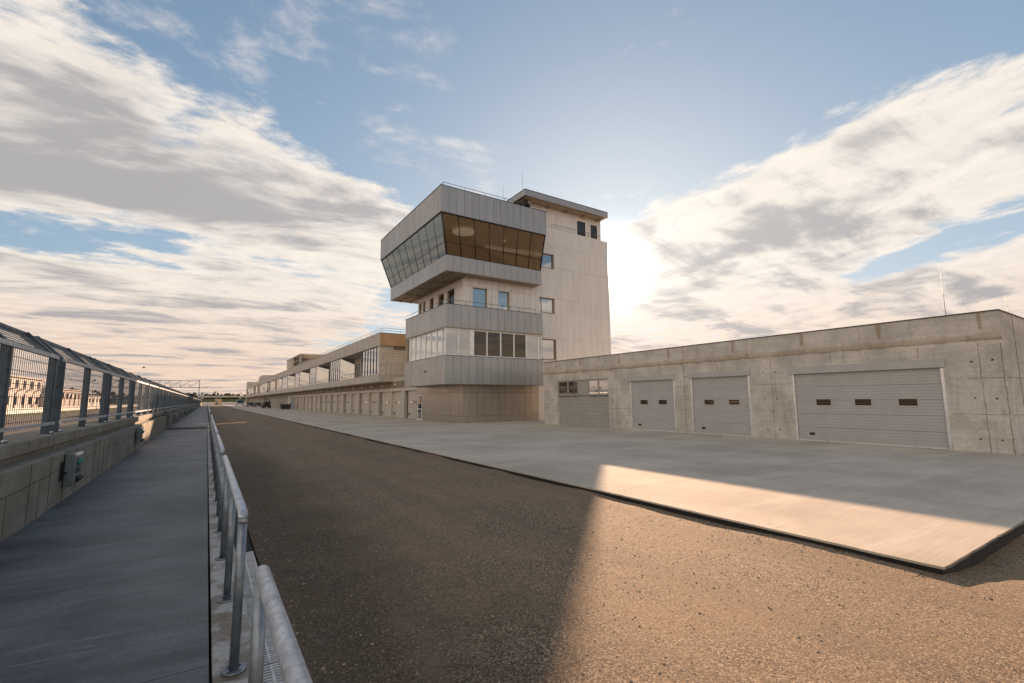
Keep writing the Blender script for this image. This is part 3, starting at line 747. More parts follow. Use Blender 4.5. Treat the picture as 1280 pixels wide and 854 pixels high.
# doors
for (y0, y1, zt, zd, nw) in doors:
    dx0 = GX+.10
    if nw:
        d = MB(); Wd = y1-y0-.20; o = (dx0, y0+.10, 0)
        b0 = 0.03; nsec = 5; sh = (zd-b0)/nsec
        for q in range(nsec):
            za = b0+q*sh
            d.fbox(o, Yp, Xm, 0, Wd, za+.006, za+sh-.006, 0, .03)
            for rr in range(1, 5): d.fbox(o, Yp, Xm, 0.004, Wd-.004, za+rr*sh/5-.006, za+rr*sh/5+.006, .03, .032, 2)
        d.fbox(o, Yp, Xm, 0, Wd, b0, zd, -.02, -.002, 1)
        dr = d.build('roller_door', ['door', 'door_line', 'door_rib'], gar)
        d = MB(); d.fbox(o, Yp, Xm, 0, Wd, 0.008, .055, .0325, .045); d.build('bottom_rail', 'alu', dr)
        for q in range(nw):
            cw = {3: (1.37-.0, 2.40, 3.85)[q] if nw == 3 else 0, 2: (1.0, 2.05)[q % 2] if nw == 2 else 0}[nw]
            yc = {3: [6.55, 7.94, 9.33], 2: [y0+.86, y0+2.2]}[nw][q]-y0-.10
            f = MB(); f.frame(o, Yp, Xm, yc-.32, yc+.32, 1.44, 1.78, .05, .031, .045); fo = f.build('window', 'door', dr)
            f = MB(); f.fbox(o, Yp, Xm, yc-.27, yc+.27, 1.49, 1.73, .031, .036); f.build('pane', 'glass_dark', fo)
        f = MB(); f.fbox(o, Yp, Xm, Wd-.62, Wd-.42, .26, .36, .031, .055); f.build('handle', 'black', dr, .02)
        f = MB(); f.fbox((GX-.012, y0, 0), Yp, Xm, -.06, y1-y0+.06, zd, zt+.02, 0, .05); f.build('door_header', 'door', gar, .005)
        for e in (0, 1):
            yy = y0 if e == 0 else y1-.09
            f = MB(); f.box(GX+.02, yy, 0, GX+.09, yy+.09, zd-.01); f.build('guide_rail', 'alu', gar)
    else:
        d = MB(); o = (GX+.17, y0, 0); Wd = y1-y0
        z = 0
        while z < 2.0:
            d.fbox(o, Yp, Xm, 0, Wd, z+.005, min(z+.245, 2.03), 0, .03); z += .25
        d.fbox(o, Yp, Xm, 0, Wd, 0, 2.04, -.02, -.002, 1)
        pf = d.build('boarded_infill', ['infill', 'door_line'], gar)
        d = MB(); d.fbox(o, Yp, Xm, 2.0, 2.95, 2.05, 3.12, -.01, .07); d.build('infill_panel', 'infill', pf)
        for (ya, yb) in ((21.6, 23.6), (24.55, 26.75)):
            f = MB(); f.frame((GX+.12, 0, 0), Yp, Xm, ya, yb, 2.06, 3.10, .09, -.02, .05); mid = (ya+yb)/2
            f.fbox((GX+.12, 0, 0), Yp, Xm, mid-.05, mid+.05, 2.15, 3.01, -.018, .048); f.fbox((GX+.06, 0, 0), Yp, Xm, ya, yb, 2.045, 2.085, 0, .06)
            fo = f.build('window', 'infill', gar)
            f = MB(); f.fbox((GX+.12, 0, 0), Yp, Xm, ya+.09, yb-.09, 2.15, 3.01, 0, .01); f.build('pane', 'glass' if ya < 23 else 'glass_dark', fo)
b = MB(); b.box(GX+.5, GY0+.3, 3.4, GX+11.7, GY1-.3, 3.5); b.build('ceiling', 'conc_rough', gar)
for x, y, h, lab in ((27, 6.65, 7.85, 'thin tall antenna mast on the garage roof, left of the roof corner'), (33.0, 5.8, 6.8, 'short thin antenna mast on the garage roof by the right edge')):
    b = MB(); b.tube([(x, y, GH+.03), (x, y, h)], .014 if x < 30 else .009, 6, r2=.006); b.box(x-.12, y-.12, GH+.035, x+.12, y+.12, GH+.06)
    tag(b.build('antenna_mast', 'galv_dark'), lab, 'antenna')

# ================================================================== control tower
tw = thing('control_tower', 'silver clad race control tower with slanted glass control room', 'tower', (22, 37, 0))
PX, PY = 15.0, 32.5          # outer faces of the overhanging bands
XR = 24.22
CX, CY, CB = 17.0, 33.5, 43.3   # core
def near(o_x, y, z): return ((o_x, y, z), Xp, Ym)
def left(x, o_y, z): return ((x, o_y, z), Yp, Xm)
PW = .665
# --- ground floor base
b = MB(); b.box(CX+.03, CY+.03, -.02, XR+.2, CB, 3.06)
b.build('base_core', 'seam', tw)
b = MB()
wd = XR+.2-CX; b.panels((CX, CY+.03, 0), Xp, Ym, wd, 3.02, seq(0, wd, PW), [.52, 2.42], mi=0)
dh = (41.84-CY, 43.05-CY, -1, 2.32)
b.panels((CX+.03, CY+.031, 0), Yp, Xm, CB-CY-.03, 3.02, seq(0, CB-CY, PW), [.52, 2.42], [dh], mi=0)
b.build('base_cladding', 'clad_warm', tw)
f = MB(); f.frame((CX+.03, CY, 0), Yp, Xm, 41.86-CY, 43.03-CY, 0, 2.30, .09, 0, .05); f.fbox((CX+.03, CY, 0), Yp, Xm, 41.95-CY, 42.94-CY, .95, 1.03, 0, .05)
dr = f.build('door', 'white', tw)
f = MB(); f.fbox((CX+.03, CY, 0), Yp, Xm, 41.95-CY, 42.94-CY, .09, 2.21, .002, .02); f.build('pane', 'glass', dr)

def band(name, z0, z1, yb, backing=True):
    b = MB()
    b.box(PX+.03, PY+.03, z0, XR, PY+.25, z1); b.box(PX+.03, PY+.25, z0, PX+.25, yb, z1); b.box(PX+.25, yb-.2, z0, XR, yb, z1)
    b.build(name+'_backing', 'seam', tw)
    b = MB(); W1 = XR-PX
    b.panels((PX, PY+.03, z0), Xp, Ym, W1, z1-z0, seq(0, W1, PW), [])
    b.panels((PX+.03, PY+.031, z0), Yp, Xm, yb-PY-.03, z1-z0, seq(0, yb-PY, PW), [])
    b.panels((XR, PY+.03, z0), Yp, Xp, CY-PY, z1-z0, [], [])
    b.build(name+'_cladding', 'clad', tw)
    b = MB(); b.box(PX-.02, PY-.02, z1, XR+.03, PY+.26, z1+.04); b.box(PX-.02, PY+.26, z1, PX+.26, yb, z1+.04)
    b.build('coping', 'galv_dark', tw)
# first floor band, strip window, balcony parapet
band('lower_band', 3.02, 5.20, 41.2)
b = MB(); b.box(PX+.03, PY+.03, 3.02, XR, 41.2, 3.10); b.box(PX+.3, PY+.3, 5.0, XR, 41.0, 5.08); b.box(PX+.03, PY+.05, 7.36, XR, 41.2, 7.44)
b.box(PX+.03, 41.0, 5.2, CX+3, 41.2, 7.4)
b.build('floor_slab', 'soffit', tw)
b = MB(); b.box(PX+.6, 39.5, 5.08, XR, 39.7, 7.36); b.box(XR-.15, PY+.2, 5.08, XR-.02, 39.5, 7.36)
b.build('room_wall', 'wall_in', tw)
xs_ = [15.06, 16.18, 17.22, 17.5, 18.72, 20.02, 21.32, 22.58, 23.86, 24.20]
f = MB(); o = (0, PY+.16, 0)
f.fbox(o, Xp, Ym, 15.06, 24.20, 5.24, 5.32, -.08, .03); f.fbox(o, Xp, Ym, 15.06, 24.20, 7.27, 7.36, -.08, .03)
for i, x in enumerate(xs_):
    if i == 3: continue
    f.fbox(o, Xp, Ym, max(15.06, x-.05), min(24.2, x+.05), 5.32, 7.27, -.08, .05)
f.fbox(o, Xp, Ym, 17.27, 17.55, 5.32, 7.27, -.02, .02)
wn = f.build('strip_window', 'white', tw)
for i in range(len(xs_)-1):
    if i == 2: continue
    p = MB(); p.fbox(o, Xp, Ym, xs_[i]+.05, xs_[i+1]-.05, 5.32, 7.27, -.03, -.015)
    p.build('pane', 'glass_white' if i in (0, 1, 7, 8) else 'glass_dark', wn)
ys_ = [32.64, 33.4, 34.5, 35.65, 36.8, 37.95, 39.1, 40.2, 41.1]
f = MB(); o = (PX+.16, 0, 0)
f.fbox(o, Yp, Xm, 32.70, 41.15, 5.24, 5.32, -.08, .03); f.fbox(o, Yp, Xm, 32.70, 41.15, 7.27, 7.36, -.08, .03)
for y in ys_[1:]: f.fbox(o, Yp, Xm, y-.05, y+.05, 5.32, 7.27, -.08, .05)
wn = f.build('strip_window', 'white', tw)
for i in range(len(ys_)-1):
    p = MB(); p.fbox(o, Yp, Xm, ys_[i]+.05, ys_[i+1]-.05, 5.32, 7.27, -.03, -.015); p.build('pane', 'glass_mirror', wn)
band('balcony_parapet', 7.42, 9.20, 41.2)
def railing(pts, h, step, parent, r=.022, mids=(), mat='galv_post'):
    b = MB(); pts = [Vector(p) for p in pts]
    for A, B in zip(pts, pts[1:]):
        for hh in (h, *mids): b.tube([A+Vector((0, 0, hh)), B+Vector((0, 0, hh))], r, 6)
        L = (B-A).length; n = max(1, round(L/step))
        for i in range(n+1): q = A+(B-A)*i/n; b.tube([q, q+Vector((0, 0, h))], r*.8, 6)
    return b.build('railing', mat, parent)
railing([(XR-.6, PY+.14, 9.2), (PX+.14, PY+.14, 9.2), (PX+.14, 41.6, 9.2)], .40, 1.8, tw)
# --- terrace storey, set back
th = [(17.87, 19.24, 8.5, 11.06), (20.35, 21.47, 8.5, 11.04)]
tl = [(35.14, 36.53), (37.25, 38.43), (39.55, 40.41), (41.45, 42.0), (42.42, 42.97)]
Hn = [(a-CX, c-CX, z0-7.44, z1-7.44) for a, c, z0, z1 in th]; Hl = [(a-CY, c-CY, 8.9-7.44, 11.22-7.44) for a, c in tl]
b = MB(); zT = 11.86
b.wall((CX+.03, CY+.03, 7.44), Xp, Ym, XR-CX-.04, zT-7.44, .18, [(q[0]-.03, q[1]-.03, q[2], q[3]) for q in Hn])
b.wall((CX+.03, CY+.21, 7.44), Yp, Xm, CB-CY-.21, zT-7.44, .18, [(q[0]-.21, q[1]-.21, q[2], q[3]) for q in Hl])
b.box(CX+.03, CB-.2, 7.44, XR, CB, zT)
b.build('terrace_wall', 'wall_in', tw)
b = MB()
b.panels((CX, CY+.03, 7.44), Xp, Ym, XR+.012-CX, zT-7.44, seq(0, XR-CX, PW), [3.68], Hn)
b.panels((CX+.03, CY+.031, 7.44), Yp, Xm, CB-CY-.03, zT-7.44, seq(0, CB-CY, PW), [3.68], Hl)
b.build('terrace_cladding', 'clad_pale', tw)
for a, c, z0, z1 in th:
    f = MB(); f.frame((0, CY+.20, 0), Xp, Ym, a, c, z0, z1, .07, -.02, .05); f.fbox((0, CY+.2, 0), Xp, Ym, c-.02, c, z0, z1, .05, .17); wn = f.build('window', 'soffit', tw)
    f = MB(); f.fbox((0, CY+.20, 0), Xp, Ym, a+.07, c-.07, z0+.07, z1-.07, 0, .012); f.build('pane', 'glass', wn)
for a, c in tl:
    f = MB(); f.frame((CX+.2, 0, 0), Yp, Xm, a, c, 8.9, 11.22, .08, -.02, .05); f.fbox((CX+.2, 0, 0), Yp, Xm, a+.08, c-.08, 9.9, 9.97, 0, .04); wn = f.build('window', 'brown_wall', tw)
    f = MB(); f.fbox((CX+.2, 0, 0), Yp, Xm, a+.08, c-.08, 8.98, 11.14, 0, .012); f.build('pane', 'glass_dark', wn)
b = MB(); b.box(CX+1.2, CY+1.5, 7.5, XR, CB-.3, zT-.1); b.build('room_core', 'brown_wall', tw)
# --- control room (cab)
ZB0, ZB1, ZF0, ZF1 = 11.86, 13.10, 16.14, 18.24
KB, KF = 45.8, 46.6          # back end of band, of fascia
E_ = .90
FXx, FYy, FXR = PX-E_, PY-E_, 24.14
b = MB(); b.box(PX+.03, PY+.03, ZB0, XR-.06, PY+.25, ZB1); b.box(PX+.03, PY+.25, ZB0, PX+.25, KB, ZB1); b.box(PX+.25, KB-.2, ZB0, XR-.06, KB, ZB1); b.box(PX+.25, PY+.25, ZB1-.25, XR-.06, KB-.2, ZB1-.15)
b.build('cab_band_backing', 'seam', tw)
b = MB(); b.panels((PX, PY+.03, ZB0), Xp, Ym, XR-.06-PX, ZB1-ZB0, seq(0, XR-.06-PX, PW), []); b.panels((PX+.03, PY+.031, ZB0), Yp, Xm, KB-PY-.03, ZB1-ZB0, seq(0, KB-PY, PW), []); b.panels((XR-.06, PY+.03, ZB0), Yp, Xp, CY-PY, ZB1-ZB0, [], [])
b.build('cab_band_cladding', 'clad', tw)
b = MB(); b.box(PX+.04, PY+.04, ZB0-.03, XR-.07, KB-.02, ZB0+.0)
for x in (15.9, 16.9): b.box(x, PY+.4, ZB0-.12, x+.18, KB-.3, ZB0-.031)
for y in (33.3, 36, 39, 42, 45): b.box(PX+.3, y, ZB0-.11, CX, y+.16, ZB0-.032)
b.build('cab_soffit', 'soffit', tw)
b = MB(); b.box(FXx+.03, FYy+.03, ZF0, FXR, FYy+.25, ZF1); b.box(FXx+.03, FYy+.25, ZF0, FXx+.25, KF, ZF1); b.box(FXx+.25, KF-.2, ZF0, FXR, KF, ZF1); b.box(FXR-.2, FYy+.25, ZF0, FXR-.001, KF-.2, ZF1); b.box(FXx+.25, FYy+.25, ZF1-.45, FXR-.2, KF-.2, ZF1-.3)
b.build('fascia_backing', 'seam', tw)
b = MB(); b.panels((FXx, FYy+.03, ZF0), Xp, Ym, FXR-FXx, ZF1-ZF0, seq(0, FXR-FXx, PW), []); b.panels((FXx+.03, FYy+.031, ZF0), Yp, Xm, KF-FYy-.03, ZF1-ZF0, seq(0, KF-FYy, PW), []); b.panels((FXR, FYy+.03, ZF0), Yp, Xp, CY-FYy, ZF1-ZF0, seq(0, CY-FYy, PW), [])
b.build('fascia_cladding', 'clad', tw)
b = MB(); b.box(FXx-.02, FYy-.02, ZF1, FXR+.03, FYy+.28, ZF1+.045); b.box(FXx-.02, FYy+.28, ZF1, FXx+.28, KF+.02, ZF1+.045); b.box(FXx+.04, FYy+.04, ZF0-.05, FXR, FYy+.20, ZF0-.002); b.box(FXx+.04, FYy+.2, ZF0-.05, FXx+.20, KF, ZF0-.002)
b.build('roof_flashing', 'roofdark', tw)
railing([(FXR-.4, FYy+.3, ZF1), (FXx+.3, FYy+.3, ZF1), (FXx+.3, KF-.3, ZF1)], .42, 1.75, tw)
b = MB(); b.box(FXx+.3, FYy+.3, ZF0-.10, FXR-.1, KF-.3, ZF0-.055); b.build('cab_ceiling', 'soffit', tw)
b = MB(); b.box(XR-.25, CY+.4, ZB1, XR-.1, KB-.3, ZF0-.1); b.box(PX+.6, KB-.4, ZB1, XR-.25, KB-.25, ZF0-.1); b.build('cab_room_wall', 'wall_in', tw)
b = MB(); b.box(PX+.5, PY+.5, ZB1-.15, XR-.3, KB-.4, ZB1-.05); b.build('cab_floor', 'floor_in', tw)
for x, y in ((17.3, 34.1), (21.4, 34.2)):
    b = MB(); b.tube([(x, y, ZF0-.30), (x, y, ZF0-.24)], .95 if x < 19 else .16, 28); b.tube([(x, y, ZF0-.24), (x, y, ZF0-.10)], .02, 6); b.build('ceiling_lamp', 'lamp_on', tw)
# slanted glazing, leaning outwards
def lerp(a, c, t): return a+(c-a)*t
nB = lambda t: Vector((lerp(PX+.06, XR-.10, t), PY+.08, ZB1)); nT = lambda t: Vector((lerp(FXx+.09, FXR-.06, t), FYy+.12, ZF0-.03))
lB = lambda t: Vector((PX+.08, lerp(PY+.06, KB-.06, t), ZB1)); lT = lambda t: Vector((FXx+.12, lerp(FYy+.09, KF-.06, t), ZF0-.03))
rB = lambda t: Vector((XR-.10, lerp(PY+.08, CY, t), ZB1)); rT = lambda t: Vector((FXR-.06, lerp(FYy+.12, CY, t), ZF0-.03))
def slant(fB, fT, npan, mat, hz=.33, bars=.042):
    f = MB()
    for i in range(npan+1): f.tube([fB(i/npan), fT(i/npan)], bars*(1.7 if i in (0, npan) else 1), 4)
    f.tube([lerp(fB(0), fT(0), hz), lerp(fB(1), fT(1), hz)], bars*.8, 4)
    f.tube([fB(0)+Vector((0, 0, .03)), fB(1)+Vector((0, 0, .03))], bars*1.3, 4); f.tube([fT(0), fT(1)], bars*1.3, 4)
    fo = f.build('control_room_window', 'mullion' if mat == 'glass_cab' else 'roofdark', tw)
    for i in range(npan):
        A, B, C, Dd = fB(i/npan), fB((i+1)/npan), fT((i+1)/npan), fT(i/npan)
        nrm = (B-A).cross(Dd-A).normalized()*.012
        p = MB(); p.hexa([A, B, C, Dd, A-nrm, B-nrm, C-nrm, Dd-nrm]); p.build('pane', mat, fo)
slant(nB, nT, 7, 'glass_cab'); slant(lB, lT, 9, 'glass_side'); slant(rB, rT, 1, 'glass_cab')
# --- stair shaft
SX1, SZ = 33.42, 17.75
sw = [(24.66, 26.42, 13.88, 15.22), (24.66, 26.42, 9.64, 11.02), (24.66, 26.52, 5.38, 7.24)]
b = MB(); zS = 0
b.wall((XR+.01, CY+.03, 0), Xp, Ym, SX1-.03-XR-.01, SZ, .22, [(q[0]-XR-.01, q[1]-XR-.01, q[2], q[3]) for q in sw])
b.box(XR+.01, CY+.25, 0, SX1-.03, CB+.1, SZ)
b.build('shaft_core', 'brown_wall', tw)
b = MB(); Ws = SX1-XR-.02
b.panels((XR+.02, CY+.03, 3.02), Xp, Ym, Ws, SZ-3.02, seq(0, Ws, .74), [4.32, 8.0, 11.0, 13.1], gap=.010, holes=[(q[0]-XR-.02, q[1]-XR-.02, q[2]-3.02, q[3]-3.02) for q in sw])
b.panels((XR+.21, CY+.03, 0), Xp, Ym, Ws-.19, 3.0, seq(0, Ws, .74), [])
b.panels((SX1-.03, CY+.031, 0), Yp, Xp, CB-CY, SZ, seq(0, CB-CY, .74), [4.32, 8.0, 11.0, 13.1])
b.build('shaft_cladding', 'clad_pale', tw)
for a, c, z0, z1 in sw:
    f = MB(); f.frame((0, CY+.22, 0), Xp, Ym, a, c, z0, z1, .07, -.01, .05); f.fbox((0, CY+.22, 0), Xp, Ym, a+.32, a+.38, z0+.07, z1-.07, 0, .05); f.fbox((0, CY+.22, 0), Xp, Ym, c-.02, c-.001, z0, z1, .05, .19); f.fbox((0, CY+.05, 0), Xp, Ym, a-.03, c+.03, z0-.04, z0, -.1, .09)
    wn = f.build('window', 'soffit', tw)
    f = MB(); f.fbox((0, CY+.22, 0), Xp, Ym, a+.07, c-.07, z0+.07, z1-.07, 0, .012); f.build('pane', 'glass', wn)
# --- penthouse and its roof slab
b = MB(); b.box(XR-.1, 34.03, SZ-.5, 33.0, CB-.5, 20.08); b.build('penthouse_wall', 'soffit', tw)
b = MB()
pd = [(29.7, 31.0, 17.9, 19.55), (31.5, 32.6, 17.9, 19.5)]
b.panels((XR-.1, 34.03, SZ-.1), Xp, Ym, 33.0-XR+.1, 2.40, seq(0, 8.9, .74), [1.9], [(a-XR+.1, c-XR+.1, z0-SZ+.1, z1-SZ+.1) for a, c, z0, z1 in pd])
b.panels((XR-.07, 34.031, SZ-.1), Yp, Xm, CB-35, 2.4, seq(0, CB-35, .74), [])
b.build('penthouse_cladding', 'clad_pale', tw)
for a, c, z0, z1 in pd:
    f = MB(); f.frame((0, 34.03, 0), Xp, Ym, a, c, z0, z1, .09, 0, .05); wn = f.build('window', 'white', tw)
    f = MB(); f.fbox((0, 34.03, 0), Xp, Ym, a+.09, c-.09, z0+.09, z1-.09, .002, .02); f.build('pane', 'glass_dark', wn)
b = MB(); b.box(22.88, 33.0, 20.08, 33.1, CB+.2, 20.62); b.build('penthouse_roof', 'clad', tw, .01)
b = MB(); b.box(22.86, 32.98, 20.62, 33.12, CB+.22, 20.67); b.build('roof_flashing', 'roofdark', tw)
b = MB(); b.box(23.2, 33.3, 19.98, 32.8, CB-.1, 20.078)
for x in (23.9, 26, 28.2, 30.4, 32.4): b.box(x, 33.3, 19.86, x+.16, 34.02, 19.979)
b.tube([(23.8, 33.6, 20.0), (23.8, 33.6, 19.8), (23.85, 33.7, 19.6)], .16, 10)
b.build('penthouse_soffit', 'soffit', tw)
railing([(26.4, CY+.2, SZ), (SX1-.1, CY+.2, SZ), (SX1-.1, CB, SZ)], .55, 2.0, tw, .02)
for x, y, z0, z1 in ((26.05, 38, 20.66, 25.2), (22.44, 36, 18.24, 22.0), (32.9, 40, 20.66, 23.9)):
    b = MB(); b.tube([(x, y, z0), (x, y, z1)], .016, 6, r2=.008); b.build('antenna', 'galv_dark', tw)
b = MB(); b.tube([(15.14-.0, 36.3, 4.15), (14.86, 36.3, 4.15)], .06, 10); b.build('security_camera', 'black', tw)
b = MB(); b.tube([(22.0, 33.2, 18.5), (21.7, 32.8, 18.75)], .07, 8); b.tube([(22, 33.2, 18.24), (22, 33.2, 18.5)], .025, 6); b.build('security_camera', 'black', tw)

# ================================================================== long pit building
pb = thing('pit_building', 'long two storey concrete pit building with a row of grey doors', 'pit building', (22, 150, 0))
BX, DX, BY0, BY1 = 15.5, 17.0, 50.5, 258.0
zsl0, zsl1, zw1, zr = 3.86, 4.70, 7.82, 9.20
b = MB(); b.box(BX, BY0, zsl0, 28.6, BY1, zsl1-.45); b.box(BX, BY0, zsl1-.45, BX+.18, BY1, zsl1); b.box(BX+.18, BY0, zsl1-.45, 28.6, BY0+.18, zsl1)
b.box(DX, CB+.02, zsl0, 28.6, BY0-.003, zsl0+.4)
y = BY0+5.75
while y < BY1:
    b.box(BX-.003, y, zsl0, BX, y+.02, zsl1, 1); y += 5.75
b.build('floor_slab', ['conc_pit', 'conc_stain'], pb)
b = MB(); wx0, wx1, wy0, wy1 = 19.5, 26.6, 65.5, 74.6  # bounds of a roof hole added to let a sun streak reach the lane
b.box(BX, BY0, zw1, 28.6, wy0, zw1+.35); b.box(BX, wy1, zw1, 28.6, BY1, zw1+.35); b.box(BX, wy0, zw1, wx0, wy1, zw1+.35); b.box(wx1, wy0, zw1, 28.6, wy1, zw1+.35); b.box(BX-.0, BY0, zw1+.35, BX+.22, BY1, zr); b.box(BX+.22, BY0, zw1+.35, 28.6, BY0+.22, zr); b.box(BX+.01, BY0-.03, zw1+.02, 28.6, BY0-.002, zr-.02, 2); b.box(28.4, BY0+.22, zw1+.35, 28.6, BY1, zr)
y = BY0+3
while y < BY1:
    b.box(BX-.003, y, zw1, BX, y+.025, zr, 1); y += 4.3
b.build('roof_parapet', ['conc_pit', 'conc_stain', 'end_brown'], pb)
b = MB(); b.box(BX-.02, BY0-.02, zr, BX+.25, BY1, zr+.04); b.box(BX+.25, BY0-.02, zr, 28.6, BY0+.25, zr+.04); b.build('coping', 'roofdark', pb)
railing([(26, BY0+.4, zr), (BX+.4, BY0+.4, zr), (BX+.4, 112, zr)], .62, 2.2, pb, .022, (.34,))
# end wall with rows of insulation anchors
b = MB(); b.box(BX+.02, BY0+.25, zsl1-.4, 28.5, BY0+.5, zw1)
re = random.Random(3)
for i in range(9):
    for j in range(10):
        x = BX+.45+i*.58; z = zsl1+.1+j*.31
        if j in (3, 6, 7): b.box(x-.16, BY0+.243, z, x+.16, BY0+.25, z+.025, 1)
        elif (i+j) % 2: b.hexa([(x-.13, BY0+.243, z-.10), (x-.10, BY0+.243, z-.10), (x-.10, BY0+.25, z-.10), (x-.13, BY0+.25, z-.10), (x+.10, BY0+.243, z+.10), (x+.13, BY0+.243, z+.10), (x+.13, BY0+.25, z+.10), (x+.10, BY0+.25, z+.10)], 1)
for i in range(10):
    x = BX+.2+i*.58; b.box(x, BY0+.243, zsl1-.3, x+.03, BY0+.25, zsl1+1.2, 1)
b.box(BX+1.6, BY0+.242, zw1-.42, 28, BY0+.25, zw1, 2)
b.build('end_wall', ['board', 'tie', 'brown_wall'], pb)
# ground floor: wall head, door bays
DOOR_END = 120.0
b = MB(); b.box(20.0, CB+.3, zsl0+.41, 21.2, BY0-.1, 8.85); b.build('sun_blocker', 'conc_pit', pb)  # unseen block added behind the tower to trim the sunlit patch on the wall
b = MB(); b.box(DX+.02, CB+.02, 3.12, DX+.3, BY1, zsl0); b.build('wall_head', 'brown_wall', pb)
heads = MB(); y = CB+.02; bays = []; k = 0
y0 = 46.60-8.62*.0
edges = []
base = 38.05                       # pair origin: pillar, door, thin pillar, door
q = base
while q < DOOR_END-1:
    for (ya, yb) in ((q+.65, q+4.10), (q+4.55, q+8.25)):
        if yb > 43.4 and yb < DOOR_END: bays.append((max(ya, 43.4), yb))
    for (pa, pb_) in ((q+.02, q+.65), (q+4.10, q+4.55)):
        if pb_ > 43.4 and pb_ < DOOR_END+1: MB().box(DX+.0, pa, 0, DX+.34, pb_, 2.80).build('pillar', 'door_pale', pb)
    if q+8.2 > 43.4: heads.box(DX+.005, max(q+.1, 43.36), 2.80, DX+.33, q+8.60, 3.12)
    q += 8.62
heads.build('door_lintel', 'door_pale', pb)
for ya, yb in bays:
    d = MB(); o = (DX+.30, ya, 0)
    for sct in range(5): d.fbox(o, Yp, Xm, 0, yb-ya, .01+sct*.558+.005, .01+(sct+1)*.558-.005, 0, .03)
    d.fbox(o, Yp, Xm, 0, yb-ya, 0, 2.80, -.02, -.002, 1)
    dr = d.build('roller_door', ['door_pale', 'door_line'], pb)
    if ya < 90:
        wd = yb-ya
        for f_ in (.25, .5, .75):
            d = MB(); d.fbox(o, Yp, Xm, wd*f_-.22, wd*f_+.22, 1.50, 1.74, .031, .042); d.build('pane', 'glass', dr)
        d = MB(); d.fbox(o, Yp, Xm, wd-.55, wd-.25, .36, .52, .031, .08); d.build('handle', 'black', dr)
y = 45.2
while y < 140:
    b = MB(); b.tube([(DX+.02, y, 3.5), (DX-.09, y, 3.5)], .12, 10); b.build('bulkhead_lamp', 'lampw', pb); y += 4.31
b = MB(); b.box(DX+.02, 120.3, 0, DX+.2, 124.6, 2.9); b.build('service_door', 'bluedoor', pb)
b = MB(); b.box(DX, 124.8, 0, DX+.3, 130, 3.12); b.box(DX, 119.9, 0, DX+.3, 120.28, 3.12); b.build('wall', 'conc_pit', pb)
# glazed far ground floor with white columns
y = 130.2
while y < BY1-3:
    b = MB(); b.box(DX-.05, y, 0, DX+.3, y+.5, 3.12); b.build('column', 'conc_pit', pb)
    b = MB(); b.box(DX+.12, y+.5, 0, DX+.16, y+3.2, 3.1); gl = b.build('window', 'glass_dark', pb)
    b = MB()
    for t_ in (.9, 1.8): b.box(DX+.06, y+.5+t_, 0, DX+.118, y+.58+t_, 3.1)
    b.box(DX+.07, y+.5, 2.1, DX+.118, y+3.2, 2.18); b.build('frame', 'white', gl)
    y += 3.2
b = MB(); b.box(DX+.6, CB+.1, 0, 28.5, BY1, 3.0); b.build('ground_floor_core', 'conc_pit', pb)
# upper floor: projecting glazed rooms and recessed terraces
RX = 17.55
def facade_strip(y0, y1, n, mats, fins=True):
    f = MB(); o = (BX+.10, 0, 0); w_ = (y1-y0)/n
    f.fbox(o, Yp, Xm, y0, y1, zsl1-.4, zsl1+.02, -.1, .04); f.fbox(o, Yp, Xm, y0, y1, zw1-.1, zw1, -.1, .04)
    for i in range(n+1): f.fbox(o, Yp, Xm, max(y0, y0+i*w_-.07), min(y1, y0+i*w_+.07), zsl1, zw1-.1, -.1, .05)
    fo = f.build('glazed_bay', 'darkbox', pb)
    for i in range(n):
        p = MB(); p.fbox(o, Yp, Xm, y0+i*w_+.07, y0+(i+1)*w_-.07, zsl1+.02, zw1-.1, -.02, 0); p.build('pane', mats[i % len(mats)], fo)
rooms = [(50.76, 57.6, 6, ['glass_mirror'])]
q = 69.3; i = 0
pat = [(5, ['glass_mirror']), (1, ['glass_white']), (1, ['glass_white']), (1, ['glass_white']), (3, ['glass_mirror', 'ply']), (4, ['glass_mirror', 'glass_dark']), (2, ['glass_white', 'glass_mirror']), (4, ['ply', 'glass_white'])]
while q < BY1-4:
    n_, mm = pat[i % len(pat)]; L = 6.2 if i < 3 else 9.5
    rooms.append((q, min(q+L, BY1-.3), n_, mm)); q += 17.24; i += 1
for y0, y1, n_, mm in rooms: facade_strip(y0, y1, n_, mm)
